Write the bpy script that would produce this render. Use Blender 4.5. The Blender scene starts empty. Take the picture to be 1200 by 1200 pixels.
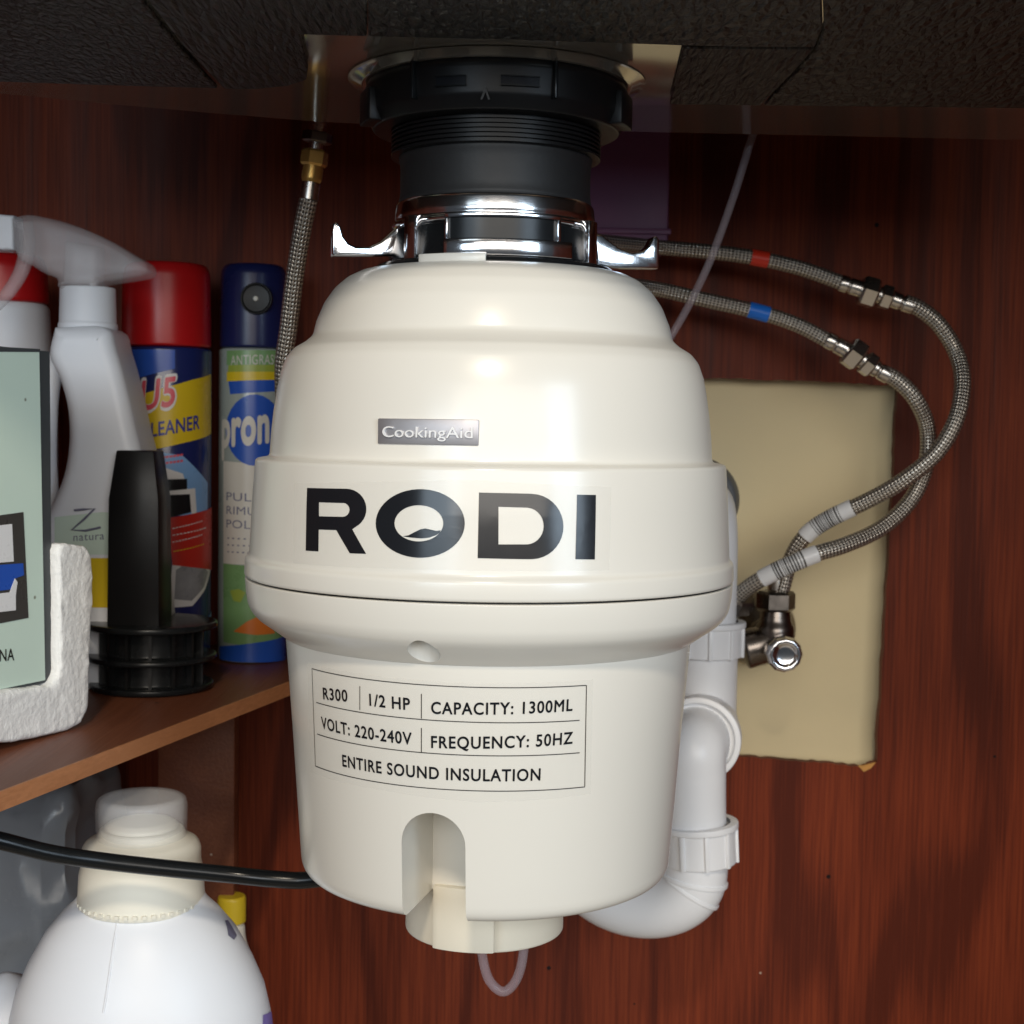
import bpy, bmesh, math, random
from mathutils import Vector, Matrix, noise
random.seed(7)
S = bpy.context.scene
COL = S.collection
# ------------------------------------------------------------------ camera
F = 1750.0                                     # focal length in photo pixels (1200 px frame)
CAM = Vector((0.0098, -0.68, 0.0))
PITCH = math.atan(100 / F); ROLL = math.radians(0.9)
fw = Vector((0, math.cos(PITCH), -math.sin(PITCH)))
r0 = Vector((1, 0, 0)); u0 = Vector((0, math.sin(PITCH), math.cos(PITCH)))
rt = r0 * math.cos(ROLL) + u0 * math.sin(ROLL)
up = u0 * math.cos(ROLL) - r0 * math.sin(ROLL)
cd = bpy.data.cameras.new('camera'); cam = bpy.data.objects.new('camera', cd); COL.objects.link(cam)
cam.matrix_world = Matrix(((rt.x, up.x, -fw.x, CAM.x), (rt.y, up.y, -fw.y, CAM.y), (rt.z, up.z, -fw.z, CAM.z), (0, 0, 0, 1)))
cd.sensor_width = 36; cd.lens = F / 1200 * 36; cd.clip_start = 0.01; cd.clip_end = 50
cd.dof.use_dof = True; cd.dof.focus_distance = 0.60; cd.dof.aperture_fstop = 28
S.camera = cam
# ------------------------------------------------------------------ world, lamps, exposure
W = bpy.data.worlds.new('World'); S.world = W; W.use_nodes = True
W.node_tree.nodes['Background'].inputs[0].default_value = (0.80, 0.88, 1.0, 1)
W.node_tree.nodes['Background'].inputs[1].default_value = 0.05
def lamp(name, loc, target, size, power, col, size_y=None, shape='RECTANGLE'):
    l = bpy.data.lights.new(name, 'AREA'); l.shape = shape; l.size = size
    if size_y: l.size_y = size_y
    l.energy = power; l.color = col
    o = bpy.data.objects.new(name, l); COL.objects.link(o); o.location = loc
    o.rotation_euler = (Vector(target) - Vector(loc)).to_track_quat('-Z', 'Y').to_euler()
    return o
lamp('ceiling_lamp', (-0.03, -1.55, 1.02), (0, 0, -0.05), 0.16, 13, (1.0, 0.86, 0.68), shape='DISK')
lamp('front_fill_light', (0.25, -3.2, 0.66), (0, 0.2, -0.05), 2.6, 54, (1.0, 0.94, 0.86), 1.1)  # added broad fill from the front, brightens the rear wall; no actual fixture
lamp('window_light', (1.35, -1.9, 0.42), (0, 0.1, 0.0), 0.6, 18, (0.68, 0.84, 1.0), 1.0)
lamp('left_fill_light', (-0.75, -1.9, 0.25), (-0.2, 0.2, 0.0), 0.6, 7.0, (0.70, 0.86, 1.0), 0.6)  # added cool fill for the left side, not an actual window
S.view_settings.view_transform = 'Standard'; S.view_settings.look = 'None'
S.view_settings.exposure = 0.0; S.view_settings.gamma = 1.0
S.render.engine = 'CYCLES'

# ------------------------------------------------------------------ photo pixel -> place
def ray(px, py):
    return (fw + rt * ((px - 600) / F) + up * ((600 - py) / F))
def atY(px, py, Y):
    d = ray(px, py); return CAM + d * ((Y - CAM.y) / d.y)
def atZ(px, py, Z):
    d = ray(px, py); return CAM + d * ((Z - CAM.z) / d.z)
def onplane(px, py, p, n):
    d = ray(px, py); return CAM + d * ((Vector(p) - CAM).dot(n) / d.dot(n))
def tangent(px, py, ax=0, ay=0):               # silhouette ray of an upright round thing -> radius, height
    d = ray(px, py); h = math.hypot(d.x, d.y)
    t = ((ax - CAM.x) * d.x + (ay - CAM.y) * d.y) / (h * h)
    p = CAM + d * t
    return math.hypot(p.x - ax, p.y - ay), p.z

# ------------------------------------------------------------------ materials
def mat(name, col, rough=0.5, metal=0.0, coat=0.0, trans=0.0, ior=1.45, var=0.06, bump=0.0, bscale=200.0, rvar=0.08, vscale=9.0, sss=0.0, alpha=1.0):
    m = bpy.data.materials.new(name); m.use_nodes = True
    nt = m.node_tree; N = nt.nodes; L = nt.links; b = N['Principled BSDF']
    b.inputs['Metallic'].default_value = metal
    b.inputs['Coat Weight'].default_value = coat; b.inputs['Coat Roughness'].default_value = 0.16
    b.inputs['Transmission Weight'].default_value = trans; b.inputs['IOR'].default_value = ior
    b.inputs['Alpha'].default_value = alpha
    if sss:
        b.inputs['Subsurface Weight'].default_value = sss; b.inputs['Subsurface Radius'].default_value = (0.01, 0.01, 0.01); b.inputs['Subsurface Scale'].default_value = 0.3
    tc = N.new('ShaderNodeTexCoord'); nz = N.new('ShaderNodeTexNoise')
    nz.inputs['Scale'].default_value = vscale; nz.inputs['Detail'].default_value = 6; nz.inputs['Roughness'].default_value = 0.65
    L.new(tc.outputs['Object'], nz.inputs['Vector'])
    mx = N.new('ShaderNodeMix'); mx.data_type = 'RGBA'
    mx.inputs[6].default_value = (*[c * (1 - var) for c in col], 1); mx.inputs[7].default_value = (*[min(1, c * (1 + var)) for c in col], 1)
    L.new(nz.outputs['Fac'], mx.inputs[0]); L.new(mx.outputs[2], b.inputs['Base Color'])
    mr = N.new('ShaderNodeMapRange'); mr.inputs[1].default_value = 0.3; mr.inputs[2].default_value = 0.7
    mr.inputs[3].default_value = max(0.02, rough - rvar); mr.inputs[4].default_value = rough + rvar
    L.new(nz.outputs['Fac'], mr.inputs[0]); L.new(mr.outputs[0], b.inputs['Roughness'])
    if bump:
        n2 = N.new('ShaderNodeTexNoise'); n2.inputs['Scale'].default_value = bscale; n2.inputs['Detail'].default_value = 3
        L.new(tc.outputs['Object'], n2.inputs['Vector'])
        bp = N.new('ShaderNodeBump'); bp.inputs['Strength'].default_value = bump; bp.inputs['Distance'].default_value = 0.001
        L.new(n2.outputs['Fac'], bp.inputs['Height']); L.new(bp.outputs[0], b.inputs['Normal'])
    return m
def wood(name, dark, mid, light, rough=0.42, seed=0.0, axis='Z', specks=True):
    m = bpy.data.materials.new(name); m.use_nodes = True
    nt = m.node_tree; N = nt.nodes; L = nt.links; b = N['Principled BSDF']; b.inputs['Specular IOR Level'].default_value = 0.16
    tc = N.new('ShaderNodeTexCoord')
    def mp(sc, off=0):
        q = N.new('ShaderNodeMapping'); q.inputs['Scale'].default_value = sc; q.inputs['Location'].default_value = (seed + off, seed * 1.7 + off, seed * 0.6)
        L.new(tc.outputs['Object'], q.inputs['Vector']); return q
    lo = {'Z': (10.0, 10.0, 1.3), 'X': (1.3, 10.0, 10.0), 'Y': (10.0, 1.3, 10.0)}[axis]
    fi = {'Z': (520, 520, 13), 'X': (13, 520, 520), 'Y': (520, 13, 520)}[axis]
    md = {'Z': (60, 60, 2.2), 'X': (2.2, 60, 60), 'Y': (60, 2.2, 60)}[axis]
    n1 = N.new('ShaderNodeTexNoise'); n1.inputs['Scale'].default_value = 1.0; n1.inputs['Detail'].default_value = 1.5; n1.inputs['Distortion'].default_value = 0.4
    L.new(mp(lo).outputs[0], n1.inputs['Vector'])
    mm = N.new('ShaderNodeMath'); mm.operation = 'MULTIPLY'; mm.inputs[1].default_value = 11.0; L.new(n1.outputs['Fac'], mm.inputs[0])
    fr = N.new('ShaderNodeMath'); fr.operation = 'PINGPONG'; fr.inputs[1].default_value = 1.0; L.new(mm.outputs[0], fr.inputs[0])
    n2 = N.new('ShaderNodeTexNoise'); n2.inputs['Scale'].default_value = 1; n2.inputs['Detail'].default_value = 4; L.new(mp(fi, 3).outputs[0], n2.inputs['Vector'])
    n3 = N.new('ShaderNodeTexNoise'); n3.inputs['Scale'].default_value = 1; n3.inputs['Detail'].default_value = 3; L.new(mp(md, 7).outputs[0], n3.inputs['Vector'])
    sm = N.new('ShaderNodeMapRange'); sm.interpolation_type = 'SMOOTHSTEP'; sm.inputs[1].default_value = 0.08; sm.inputs[2].default_value = 0.55; L.new(fr.outputs[0], sm.inputs[0])
    a1 = N.new('ShaderNodeMath'); a1.operation = 'MULTIPLY'; a1.inputs[1].default_value = 0.24; L.new(sm.outputs[0], a1.inputs[0])
    a2 = N.new('ShaderNodeMath'); a2.operation = 'MULTIPLY_ADD'; a2.inputs[1].default_value = 0.42; L.new(n3.outputs['Fac'], a2.inputs[0]); L.new(a1.outputs[0], a2.inputs[2])
    a3 = N.new('ShaderNodeMath'); a3.operation = 'MULTIPLY_ADD'; a3.inputs[1].default_value = 0.23; pr_ = N.new('ShaderNodeMapRange'); pr_.inputs[1].default_value = 0.33; pr_.inputs[2].default_value = 0.62; L.new(n2.outputs['Fac'], pr_.inputs[0]); L.new(pr_.outputs[0], a3.inputs[0]); L.new(a2.outputs[0], a3.inputs[2])
    cr = N.new('ShaderNodeValToRGB'); e = cr.color_ramp.elements
    e[0].position = 0.36; e[0].color = (*dark, 1); e[1].position = 0.92; e[1].color = (*light, 1)
    k = cr.color_ramp.elements.new(0.62); k.color = (*mid, 1)
    L.new(a3.outputs[0], cr.inputs[0])
    out = cr.outputs[0]
    if specks:
        v = N.new('ShaderNodeTexVoronoi'); v.inputs['Scale'].default_value = 26; v.inputs['Randomness'].default_value = 1
        L.new(tc.outputs['Object'], v.inputs['Vector'])
        lt = N.new('ShaderNodeMath'); lt.operation = 'LESS_THAN'; lt.inputs[1].default_value = 0.028; L.new(v.outputs['Distance'], lt.inputs[0])
        mx = N.new('ShaderNodeMix'); mx.data_type = 'RGBA'; mx.inputs[7].default_value = (0.45, 0.33, 0.25, 1)
        L.new(lt.outputs[0], mx.inputs[0]); L.new(out, mx.inputs[6]); out = mx.outputs[2]
        v2 = N.new('ShaderNodeTexVoronoi'); v2.inputs['Scale'].default_value = 19; L.new(mp((1, 1, 1), 5).outputs[0], v2.inputs['Vector'])
        l2 = N.new('ShaderNodeMath'); l2.operation = 'LESS_THAN'; l2.inputs[1].default_value = 0.034; L.new(v2.outputs['Distance'], l2.inputs[0])
        m2 = N.new('ShaderNodeMix'); m2.data_type = 'RGBA'; m2.inputs[7].default_value = (0.008, 0.005, 0.005, 1)
        L.new(l2.outputs[0], m2.inputs[0]); L.new(out, m2.inputs[6]); out = m2.outputs[2]
    L.new(out, b.inputs['Base Color'])
    mr = N.new('ShaderNodeMapRange'); mr.inputs[3].default_value = rough - 0.08; mr.inputs[4].default_value = rough + 0.14
    L.new(n3.outputs['Fac'], mr.inputs[0]); L.new(mr.outputs[0], b.inputs['Roughness'])
    bp = N.new('ShaderNodeBump'); bp.inputs['Strength'].default_value = 0.35; bp.inputs['Distance'].default_value = 0.0006
    L.new(n2.outputs['Fac'], bp.inputs['Height']); L.new(bp.outputs[0], b.inputs['Normal'])
    return m
def braid_mat(name):
    m = bpy.data.materials.new(name); m.use_nodes = True
    nt = m.node_tree; N = nt.nodes; L = nt.links; b = N['Principled BSDF']
    b.inputs['Metallic'].default_value = 0.85; b.inputs['Roughness'].default_value = 0.36
    uv = N.new('ShaderNodeUVMap'); uv.uv_map = 'UVMap'; sp = N.new('ShaderNodeSeparateXYZ'); L.new(uv.outputs[0], sp.inputs[0])
    def sn(sign):
        a = N.new('ShaderNodeMath'); a.operation = 'MULTIPLY'; a.inputs[1].default_value = 1250; L.new(sp.outputs[0], a.inputs[0])
        c = N.new('ShaderNodeMath'); c.operation = 'MULTIPLY_ADD'; c.inputs[1].default_value = sign * 2 * math.pi * 8; L.new(sp.outputs[1], c.inputs[0]); L.new(a.outputs[0], c.inputs[2])
        s = N.new('ShaderNodeMath'); s.operation = 'SINE'; L.new(c.outputs[0], s.inputs[0]); return s
    s1, s2 = sn(1), sn(-1)
    p = N.new('ShaderNodeMath'); p.operation = 'MULTIPLY'; L.new(s1.outputs[0], p.inputs[0]); L.new(s2.outputs[0], p.inputs[1])
    mr = N.new('ShaderNodeMapRange'); mr.inputs[1].default_value = -0.75; mr.inputs[2].default_value = 0.5; L.new(p.outputs[0], mr.inputs[0])
    cr = N.new('ShaderNodeValToRGB'); e = cr.color_ramp.elements
    e[0].color = (0.07, 0.06, 0.052, 1); e[1].color = (0.60, 0.55, 0.48, 1); e[0].position = 0.12; e[1].position = 0.7
    L.new(mr.outputs[0], cr.inputs[0]); L.new(cr.outputs[0], b.inputs['Base Color'])
    bp = N.new('ShaderNodeBump'); bp.inputs['Strength'].default_value = 0.8; bp.inputs['Distance'].default_value = 0.0006
    L.new(mr.outputs[0], bp.inputs['Height']); L.new(bp.outputs[0], b.inputs['Normal'])
    return m
def pad_mat(name, ang, sx, sy, seed):
    m = bpy.data.materials.new(name); m.use_nodes = True
    nt = m.node_tree; N = nt.nodes; L = nt.links; b = N['Principled BSDF']
    tc = N.new('ShaderNodeTexCoord'); q = N.new('ShaderNodeMapping'); q.inputs['Rotation'].default_value = (0, 0, ang); q.inputs['Scale'].default_value = (sx, sy, 1); q.inputs['Location'].default_value = (seed, seed, 0)
    L.new(tc.outputs['Object'], q.inputs['Vector'])
    n1 = N.new('ShaderNodeTexNoise'); n1.inputs['Scale'].default_value = 1; n1.inputs['Detail'].default_value = 5; n1.inputs['Distortion'].default_value = 0.8; L.new(q.outputs[0], n1.inputs['Vector'])
    v = N.new('ShaderNodeTexVoronoi'); v.feature = 'DISTANCE_TO_EDGE'; v.inputs['Scale'].default_value = 0.6; L.new(q.outputs[0], v.inputs['Vector'])
    ad = N.new('ShaderNodeMath'); ad.operation = 'MULTIPLY_ADD'; ad.inputs[1].default_value = 1.2; L.new(v.outputs['Distance'], ad.inputs[0]); L.new(n1.outputs['Fac'], ad.inputs[2])
    cr = N.new('ShaderNodeValToRGB'); e = cr.color_ramp.elements
    e[0].color = (0.003, 0.0028, 0.0025, 1); e[1].color = (0.026, 0.023, 0.016, 1); e[0].position = 0.42; e[1].position = 1.0
    L.new(ad.outputs[0], cr.inputs[0]); L.new(cr.outputs[0], b.inputs['Base Color'])
    b.inputs['Roughness'].default_value = 0.42
    bp = N.new('ShaderNodeBump'); bp.inputs['Strength'].default_value = 1.0; bp.inputs['Distance'].default_value = 0.004
    L.new(ad.outputs[0], bp.inputs['Height']); L.new(bp.outputs[0], b.inputs['Normal'])
    return m
M = {}
M['ivory'] = mat('ivory_lacquer', (0.75, 0.727, 0.662), 0.30, coat=0.35, var=0.015, rvar=0.015, vscale=16)
M['ivory_matt'] = mat('ivory_plastic', (0.77, 0.72, 0.60), 0.45, var=0.02, rvar=0.04)
M['black'] = mat('black_plastic', (0.007, 0.007, 0.0075), 0.36, var=0.2, bump=0.03)
M['black_matt'] = mat('black_rubber', (0.013, 0.0135, 0.0145), 0.5, var=0.15, bump=0.08, bscale=400)
M['black_gloss'] = mat('black_gloss_plastic', (0.008, 0.009, 0.010), 0.24, var=0.2, bump=0.02)
M['print'] = mat('black_print', (0.012, 0.013, 0.016), 0.16, var=0.1, rvar=0.03)
M['line'] = mat('grey_print', (0.05, 0.047, 0.043), 0.3)
M['chrome'] = mat('polished_metal', (0.80, 0.80, 0.82), 0.13, metal=1, var=0.03, rvar=0.05, bump=0.05, bscale=150)
M['badge'] = mat('satin_badge', (0.42, 0.41, 0.43), 0.45, metal=0.7, var=0.03)
M['nickel'] = mat('nickel_fitting', (0.62, 0.58, 0.53), 0.26, metal=1, var=0.08)
M['dark_metal'] = mat('tarnished_metal', (0.20, 0.175, 0.155), 0.3, metal=1, var=0.3, vscale=60)
M['brass'] = mat('brass_fitting', (0.78, 0.46, 0.13), 0.28, metal=0.7, var=0.1)
M['steel'] = mat('sink_steel', (0.64, 0.58, 0.49), 0.11, metal=0.85, var=0.05, rvar=0.03, bump=0.02, bscale=30)
M['pvc'] = mat('white_pvc', (0.82, 0.83, 0.85), 0.34, var=0.015, rvar=0.04, bump=0.02, bscale=80)
M['grey_rubber'] = mat('grey_rubber', (0.11, 0.12, 0.135), 0.55)
M['clear'] = mat('clear_tube', (0.50, 0.43, 0.47), 0.14, var=0.03, alpha=0.26)
M['frost'] = mat('frosted_cap', (0.86, 0.88, 0.90), 0.22, var=0.02, alpha=0.2)
M['trigger'] = mat('smoky_clear_plastic', (0.72, 0.69, 0.70), 0.22, var=0.04, alpha=0.27)
M['hdpe'] = mat('white_bottle_plastic', (0.80, 0.83, 0.88), 0.42, var=0.02, sss=0.15)
M['cream'] = mat('cream_plastic', (0.82, 0.80, 0.70), 0.4, var=0.03)
M['red'] = mat('red_plastic', (0.50, 0.010, 0.012), 0.28, var=0.05)
M['navy'] = mat('navy_tin', (0.012, 0.022, 0.12), 0.25, coat=0.3, var=0.1)
M['navy_cap'] = mat('navy_plastic', (0.012, 0.017, 0.085), 0.28, var=0.1)
M['blue_p'] = mat('blue_print', (0.02, 0.09, 0.46), 0.3)
M['ltblue_p'] = mat('light_blue_print', (0.22, 0.42, 0.75), 0.3)
M['yellow_p'] = mat('yellow_print', (0.72, 0.52, 0.02), 0.3)
M['yellow'] = mat('yellow_plastic', (0.75, 0.55, 0.03), 0.35)
M['red_p'] = mat('red_print', (0.55, 0.03, 0.02), 0.3)
M['pink_p'] = mat('pink_print', (0.75, 0.10, 0.14), 0.3)
M['white_p'] = mat('white_print', (0.78, 0.78, 0.78), 0.3)
M['grey_p'] = mat('grey_panel_print', (0.30, 0.31, 0.33), 0.3, var=0.5, vscale=60)
M['cream_p'] = mat('cream_print', (0.68, 0.64, 0.56), 0.3)
M['green_p'] = mat('green_print', (0.20, 0.36, 0.14), 0.3, var=0.25, vscale=30)
M['olive_p'] = mat('olive_print', (0.33, 0.40, 0.06), 0.3)
M['orange_p'] = mat('orange_print', (0.75, 0.20, 0.03), 0.3)
M['text_blue'] = mat('blue_text_print', (0.04, 0.05, 0.30), 0.3)
M['text_grey'] = mat('grey_text_print', (0.16, 0.16, 0.24), 0.3)
M['tin_side'] = mat('pale_tin', (0.36, 0.40, 0.37), 0.28, coat=0.2, var=0.08)
M['mint'] = mat('mint_board', (0.62, 0.76, 0.66), 0.42, var=0.03)
M['box_side'] = mat('dark_board', (0.055, 0.062, 0.066), 0.5)
M['purple'] = mat('plum_plastic', (0.20, 0.07, 0.15), 0.45)
M['smoke'] = mat('smoky_grey_plastic', (0.24, 0.27, 0.31), 0.24, var=0.2, vscale=7)
M['band_red'] = mat('red_band', (0.78, 0.045, 0.02), 0.35)
M['band_blue'] = mat('blue_band', (0.02, 0.20, 0.80), 0.35)
M['paint'] = mat('cream_wall_paint', (0.86, 0.73, 0.45), 0.7, var=0.06, vscale=14, bump=0.25, bscale=90)
M['chip'] = mat('raw_chipboard', (0.55, 0.28, 0.08), 0.9, var=0.4, vscale=200)
def speckle(m, scale, thr, col):
    N = m.node_tree.nodes; L = m.node_tree.links; b = N['Principled BSDF']; src = b.inputs['Base Color'].links[0].from_socket
    tc = N.new('ShaderNodeTexCoord'); v = N.new('ShaderNodeTexVoronoi'); v.inputs['Scale'].default_value = scale; L.new(tc.outputs['Object'], v.inputs['Vector'])
    lt = N.new('ShaderNodeMapRange'); lt.inputs[1].default_value = thr; lt.inputs[2].default_value = thr * 0.5; L.new(v.outputs['Distance'], lt.inputs[0])
    mx = N.new('ShaderNodeMix'); mx.data_type = 'RGBA'; mx.inputs[7].default_value = (*col, 1); L.new(lt.outputs[0], mx.inputs[0]); L.new(src, mx.inputs[6]); L.new(mx.outputs[2], b.inputs['Base Color'])
speckle(M['paint'], 22, 0.05, (0.30, 0.20, 0.10)); speckle(M['mint'], 60, 0.07, (0.22, 0.24, 0.18))
for k_ in ('black', 'black_gloss'): M[k_].node_tree.nodes['Principled BSDF'].inputs['Specular IOR Level'].default_value = 0.28
M['braid'] = braid_mat('steel_braid')
M['foam'] = mat('white_foam', (0.84, 0.84, 0.82), 0.85, var=0.04, bump=0.7, bscale=330)
M['wood'] = wood('mahogany_laminate', (0.085, 0.0145, 0.0060), (0.165, 0.0285, 0.0100), (0.270, 0.052, 0.0155), 0.48, seed=2.3)
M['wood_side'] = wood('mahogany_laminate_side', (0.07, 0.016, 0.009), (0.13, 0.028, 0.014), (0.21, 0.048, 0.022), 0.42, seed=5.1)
M['shelf'] = wood('brown_laminate', (0.14, 0.046, 0.023), (0.18, 0.062, 0.031), (0.23, 0.086, 0.043), 0.36, seed=9, axis='Y', specks=True)
M['edge'] = wood('edge_laminate', (0.40, 0.17, 0.075), (0.48, 0.21, 0.095), (0.55, 0.25, 0.12), 0.45, seed=4, axis='Y', specks=False)
M['pad_a'] = pad_mat('embossed_pad', 0.35, 420, 170, 1.0)
M['pad_b'] = pad_mat('creased_pad', -0.9, 420, 70, 4.0)
M['pad_c'] = pad_mat('mottled_pad', 0.6, 330, 120, 8.0)

# ------------------------------------------------------------------ helpers
def obj(name, bm, m, parent=None, smooth=35, recalc=True):
    if recalc: bmesh.ops.recalc_face_normals(bm, faces=bm.faces[:])
    me = bpy.data.meshes.new(name); bm.to_mesh(me); bm.free()
    return obj_me(name, me, m, parent, smooth)
def obj_me(name, me, m, parent=None, smooth=35):
    if len(me.vertices):
        xs = [v.co for v in me.vertices]
        c = Vector([(min(v[i] for v in xs) + max(v[i] for v in xs)) / 2 for i in range(3)])
        me.transform(Matrix.Translation(-c))
    else: c = Vector((0, 0, 0))
    me.materials.clear(); me.materials.append(M[m] if isinstance(m, str) else m)
    if smooth:
        me.polygons.foreach_set('use_smooth', [True] * len(me.polygons)); me.set_sharp_from_angle(angle=math.radians(smooth))
    o = bpy.data.objects.new(name, me); COL.objects.link(o); o.location = c
    if parent:
        o.parent = parent
        o.location = c - world_loc(parent)
    return o
def world_loc(o):
    p = Vector(o.location)
    while o.parent: o = o.parent; p += Vector(o.location)
    return p
def thing(name, label, cat, loc, group=None):
    o = bpy.data.objects.new(name, None); COL.objects.link(o); o.empty_display_size = 0.02
    o.location = loc; o['label'] = label; o['category'] = cat
    if group: o['group'] = group
    return o
def struct(o, label=None):
    o['kind'] = 'structure'
    if label: o['label'] = label; 
    return o
def fillet(prof, rad, n=4, minang=12):
    out = [prof[0]]
    for i in range(1, len(prof) - 1):
        a, b, c = Vector(prof[i - 1]), Vector(prof[i]), Vector(prof[i + 1])
        d1, d2 = (a - b), (c - b); l1, l2 = d1.length, d2.length
        if l1 < 1e-7 or l2 < 1e-7: continue
        d1 /= l1; d2 /= l2
        if math.degrees(math.pi - d1.angle(d2)) < minang: out.append(tuple(b)); continue
        t = min(rad, 0.45 * l1, 0.45 * l2)
        p, q = b + d1 * t, b + d2 * t
        for k in range(n + 1):
            s = k / n; out.append(tuple(p * (1 - s) ** 2 + b * 2 * s * (1 - s) + q * s * s))
    out.append(prof[-1]); return out
def lathe(prof, ax=0, ay=0, seg=96, sx=1, sy=1, bm=None, rot=0, mtx=None):
    bm = bm or bmesh.new(); rings = []
    for r, z in prof:
        if r < 1e-6: rings.append([bm.verts.new((ax, ay, z))])
        else: rings.append([bm.verts.new((ax + r * sx * math.cos(rot + 2 * math.pi * k / seg), ay + r * sy * math.sin(rot + 2 * math.pi * k / seg), z)) for k in range(seg)])
    for a, b in zip(rings, rings[1:]):
        for k in range(seg):
            k2 = (k + 1) % seg
            if len(a) == 1 and len(b) == 1: continue
            if len(a) == 1: bm.faces.new((a[0], b[k], b[k2]))
            elif len(b) == 1: bm.faces.new((a[k], a[k2], b[0]))
            else: bm.faces.new((a[k], a[k2], b[k2], b[k]))
    if mtx: bmesh.ops.transform(bm, matrix=mtx, verts=bm.verts[:])
    return bm
def axis_mtx(p, d):                             # local +Z of a lathe -> direction d at point p
    q = Vector(d).normalized().to_track_quat('Z', 'Y')
    return Matrix.Translation(Vector(p)) @ q.to_matrix().to_4x4()
def spline(pts, n=10):
    P = [Vector(p) for p in pts]; P = [P[0] * 2 - P[1]] + P + [P[-1] * 2 - P[-2]]; out = []
    for i in range(1, len(P) - 2):
        a, b, c, d = P[i - 1:i + 3]
        for k in range(n):
            t = k / n
            out.append(0.5 * ((2 * b) + (c - a) * t + (2 * a - 5 * b + 4 * c - d) * t * t + (3 * b - a - 3 * c + d) * t ** 3))
    out.append(P[-2]); return out
def tube(path, rad, seg=20, cap=True, bm=None):
    bm = bm or bmesh.new(); uvl = (bm.loops.layers.uv.get('UVMap') or bm.loops.layers.uv.new('UVMap'))
    path = [Vector(p) for p in path]; n = len(path); rings = []; us = []; u = 0
    T = [(path[min(i + 1, n - 1)] - path[max(i - 1, 0)]).normalized() for i in range(n)]
    nrm = T[0].orthogonal().normalized()
    for i in range(n):
        nrm = (nrm - T[i] * nrm.dot(T[i])).normalized(); bi = T[i].cross(nrm)
        R = rad(i / (n - 1)) if callable(rad) else rad
        rings.append([bm.verts.new(path[i] + (nrm * math.cos(2 * math.pi * k / seg) + bi * math.sin(2 * math.pi * k / seg)) * R) for k in range(seg)])
        if i: u += (path[i] - path[i - 1]).length
        us.append(u)
    for i in range(n - 1):
        for k in range(seg):
            k2 = (k + 1) % seg
            f = bm.faces.new((rings[i][k], rings[i][k2], rings[i + 1][k2], rings[i + 1][k]))
            for lp, (uu, vv) in zip(f.loops, ((us[i], k / seg), (us[i], (k + 1) / seg), (us[i + 1], (k + 1) / seg), (us[i + 1], k / seg))): lp[uvl].uv = (uu, vv)
    if cap: bm.faces.new(rings[0][::-1]); bm.faces.new(rings[-1])
    return bm
def prism(poly, off, bm=None):                  # closed 3-D polygon swept by an offset vector
    bm = bm or bmesh.new(); a = [bm.verts.new(Vector(p)) for p in poly]; b = [bm.verts.new(Vector(p) + Vector(off)) for p in poly]
    bm.faces.new(a[::-1]); bm.faces.new(b); n = len(poly)
    for i in range(n): bm.faces.new((a[i], a[(i + 1) % n], b[(i + 1) % n], b[i]))
    return bm
def bevel(bm, w, seg=2, ang=30):
    bmesh.ops.recalc_face_normals(bm, faces=bm.faces[:])
    es = [e for e in bm.edges if len(e.link_faces) == 2 and e.calc_face_angle(0) > math.radians(ang)]
    bmesh.ops.bevel(bm, geom=es, offset=w, segments=seg, profile=0.5, affect='EDGES', clamp_overlap=True); return bm
def box(lo, hi, bw=0, bm=None):
    (x0, y0, z0), (x1, y1, z1) = lo, hi
    b = prism([(x0, y0, z0), (x1, y0, z0), (x1, y1, z0), (x0, y1, z0)], (0, 0, z1 - z0), bm)
    return bevel(b, bw) if bw else b
def arcbox(th0, th1, z0, z1, ra, rb, ax=0, ay=0, bw=0.0, step=0.06):   # curved block on an upright cylinder
    bm = bmesh.new(); n = max(1, int(abs(th1 - th0) / step)); L = []
    for k in range(n + 1):
        t = th0 + (th1 - th0) * k / n; s, c = math.sin(t), -math.cos(t)
        L.append([bm.verts.new((ax + r * s, ay + r * c, z)) for r, z in ((ra, z0), (rb, z0), (rb, z1), (ra, z1))])
    for a, b in zip(L, L[1:]):
        for i in range(4): bm.faces.new((a[i], a[(i + 1) % 4], b[(i + 1) % 4], b[i]))
    bm.faces.new(L[0][::-1]); bm.faces.new(L[-1])
    return bevel(bm, bw, 2, 40) if bw else bm
class Round:                                    # an upright round surface that print is wrapped on
    def __init__(s, prof, ax=0, ay=0): s.p = sorted(prof, key=lambda q: q[1]); s.ax, s.ay = ax, ay
    def R(s, z):
        p = s.p
        if z <= p[0][1]: return p[0][0]
        for (ra, za), (rb, zb) in zip(p, p[1:]):
            if za <= z <= zb: return ra + (rb - ra) * ((z - za) / (zb - za) if zb > za else 0)
        return p[-1][0]
    def hit(s, px, py):                         # photo pixel -> (angle, height)
        d = ray(px, py); z = 0; R = s.R(s.p[len(s.p) // 2][1])
        for _ in range(25):
            ox, oy = CAM.x - s.ax, CAM.y - s.ay
            A = d.x ** 2 + d.y ** 2; B = ox * d.x + oy * d.y; C = ox * ox + oy * oy - R * R
            t = (-B - math.sqrt(max(0, B * B - A * C))) / A
            q = CAM + d * t; z = q.z; R = 0.5 * R + 0.5 * s.R(z)
        return math.atan2(q.x - s.ax, -(q.y - s.ay)), z
    def pos(s, th, z, off=0.0):
        r = s.R(z) + off; return Vector((s.ax + r * math.sin(th), s.ay - r * math.cos(th), z))
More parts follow.
